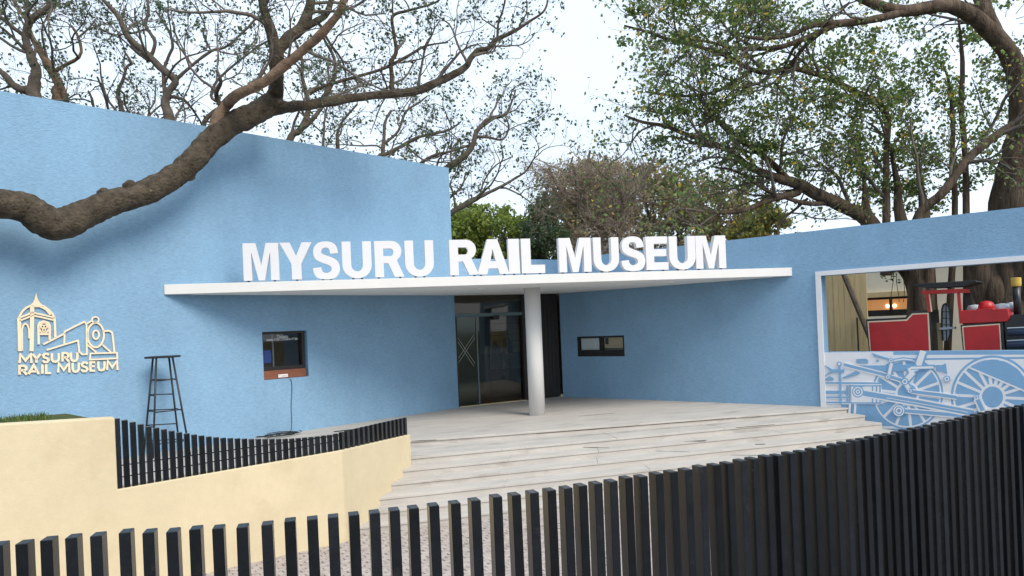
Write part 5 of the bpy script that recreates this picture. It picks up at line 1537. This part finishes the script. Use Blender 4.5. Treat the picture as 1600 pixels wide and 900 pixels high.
fb = [(1030, 40, 17.4, 62, 42, 1.5), (1080, 60, 17.5, 90, 60, 1.5), (1150, 20, 17.5, 90, 50, 1.5), (1240, 10, 17.4, 90, 40, 1.5), (1090, 190, 18, 95, 50, 1.5), (1180, 160, 18, 90, 70, 1.5), (1270, 150, 18.5, 80, 70, 1.5),
      (1330, 120, 19, 80, 75, 1.5), (1400, 90, 19.5, 75, 70, 1.5), (1350, 210, 19.4, 85, 70, 1.5), (1430, 170, 19.6, 70, 80, 1.5), (1300, 260, 19.5, 80, 50, 1.2), (1400, 270, 19.8, 80, 50, 1.2), (1480, 240, 20, 70, 70, 1.5), (1550, 150, 20.3, 60, 80, 1.5),
      (1350, 300, 19.8, 70, 28, 1.0), (1430, 290, 20, 80, 40, 1.2), (1380, 230, 19.8, 60, 50, 1.2), (1500, 100, 20, 60, 60, 1.5), (1570, 40, 20, 60, 40, 1.5), (1190, 240, 18.6, 70, 50, 1.2), (1450, 310, 20.2, 90, 25, 1.2)]
def fig_ok(p):                    # nothing hangs over the face of the low wall
    x, y = to_px(p)
    return y < 404 - max(0, x - 862) * 0.1165
def fig_extra(rng): return blob_points(rng, fb, 16000)
figo = tree("fig_tree", "huge leafy fig tree with thick curved limbs over the low blue wall", fig, prm_fig, 51, 'bark_fig', 'leaf_fig', 0.112, loc=Vector((P3(1612, 640, 19).x, 19.0, 0)), grow_limbs=set(range(1, 13)), ok=fig_ok, ratio=0.72, extra=fig_extra, sides=14, rough=0.03)
# fluted trunk group of the fig behind the engine
tr = figo
Wk = WR.off(-4.2)
rk = random.Random(2)
for x_, wpx in ((1424, 9), (1437, 10), (1452, 7), (1516, 8), (1527, 11), (1538, 13), (1556, 12), (1574, 13), (1594, 14), (1616, 14)):
    s_, _ = Wk.hit(x_, 470)
    pts_ = []
    for j in range(9):
        zz = -0.1 + j * 0.56
        o_ = -0.3 + rk.uniform(-0.12, 0.12)
        p = Wk.pt(s_ + rk.uniform(-0.05, 0.05) * (1 if j else 2), zz, o_)
        pts_.append(p)
    r0 = wpx * 19 / F
    rads = [r0 * (1.35 - 0.05 * j) * rk.uniform(0.9, 1.1) for j in range(9)]
    cc = catmull([(*p, r_) for p, r_ in zip(pts_, rads)], 4)
    mb = MB(); mb.tube([Vector(c[:3]) for c in cc], list(cc[:, 3]), 10); mb.build("root_column", M['bark_fig'], tr, smooth=True)
# hanging vines seen through the opening
vn = thing("hanging_vines", "thin dark vines with a few leaves hanging in front of the cream house", "vines", Wk.pt(Wk.hit(1395, 420)[0], 3))
Wv = WR.off(-5.5)
rv = np.random.default_rng(9)
for x_ in (1345, 1394, 1403, 1411):
    pts_ = [Wv.pt(*Wv.hit(x_ + 2.2 * math.sin(j * 0.8 + x_), 395 + j * 11), 0) for j in range(8)]
    mb = MB(); mb.tube(catmull(pts_, 3), 0.009, 5); mb.build("vine", M['bark_dark'], vn)
c = Wv.pt(*Wv.hit(1392, 424), 0)
leaf_mesh("vine_leaves", np.array([c]) + rv.normal(size=(60, 3)) * np.array([0.14, 0.1, 0.16]), 0.12, rv, M['leaf_fig'], vn)
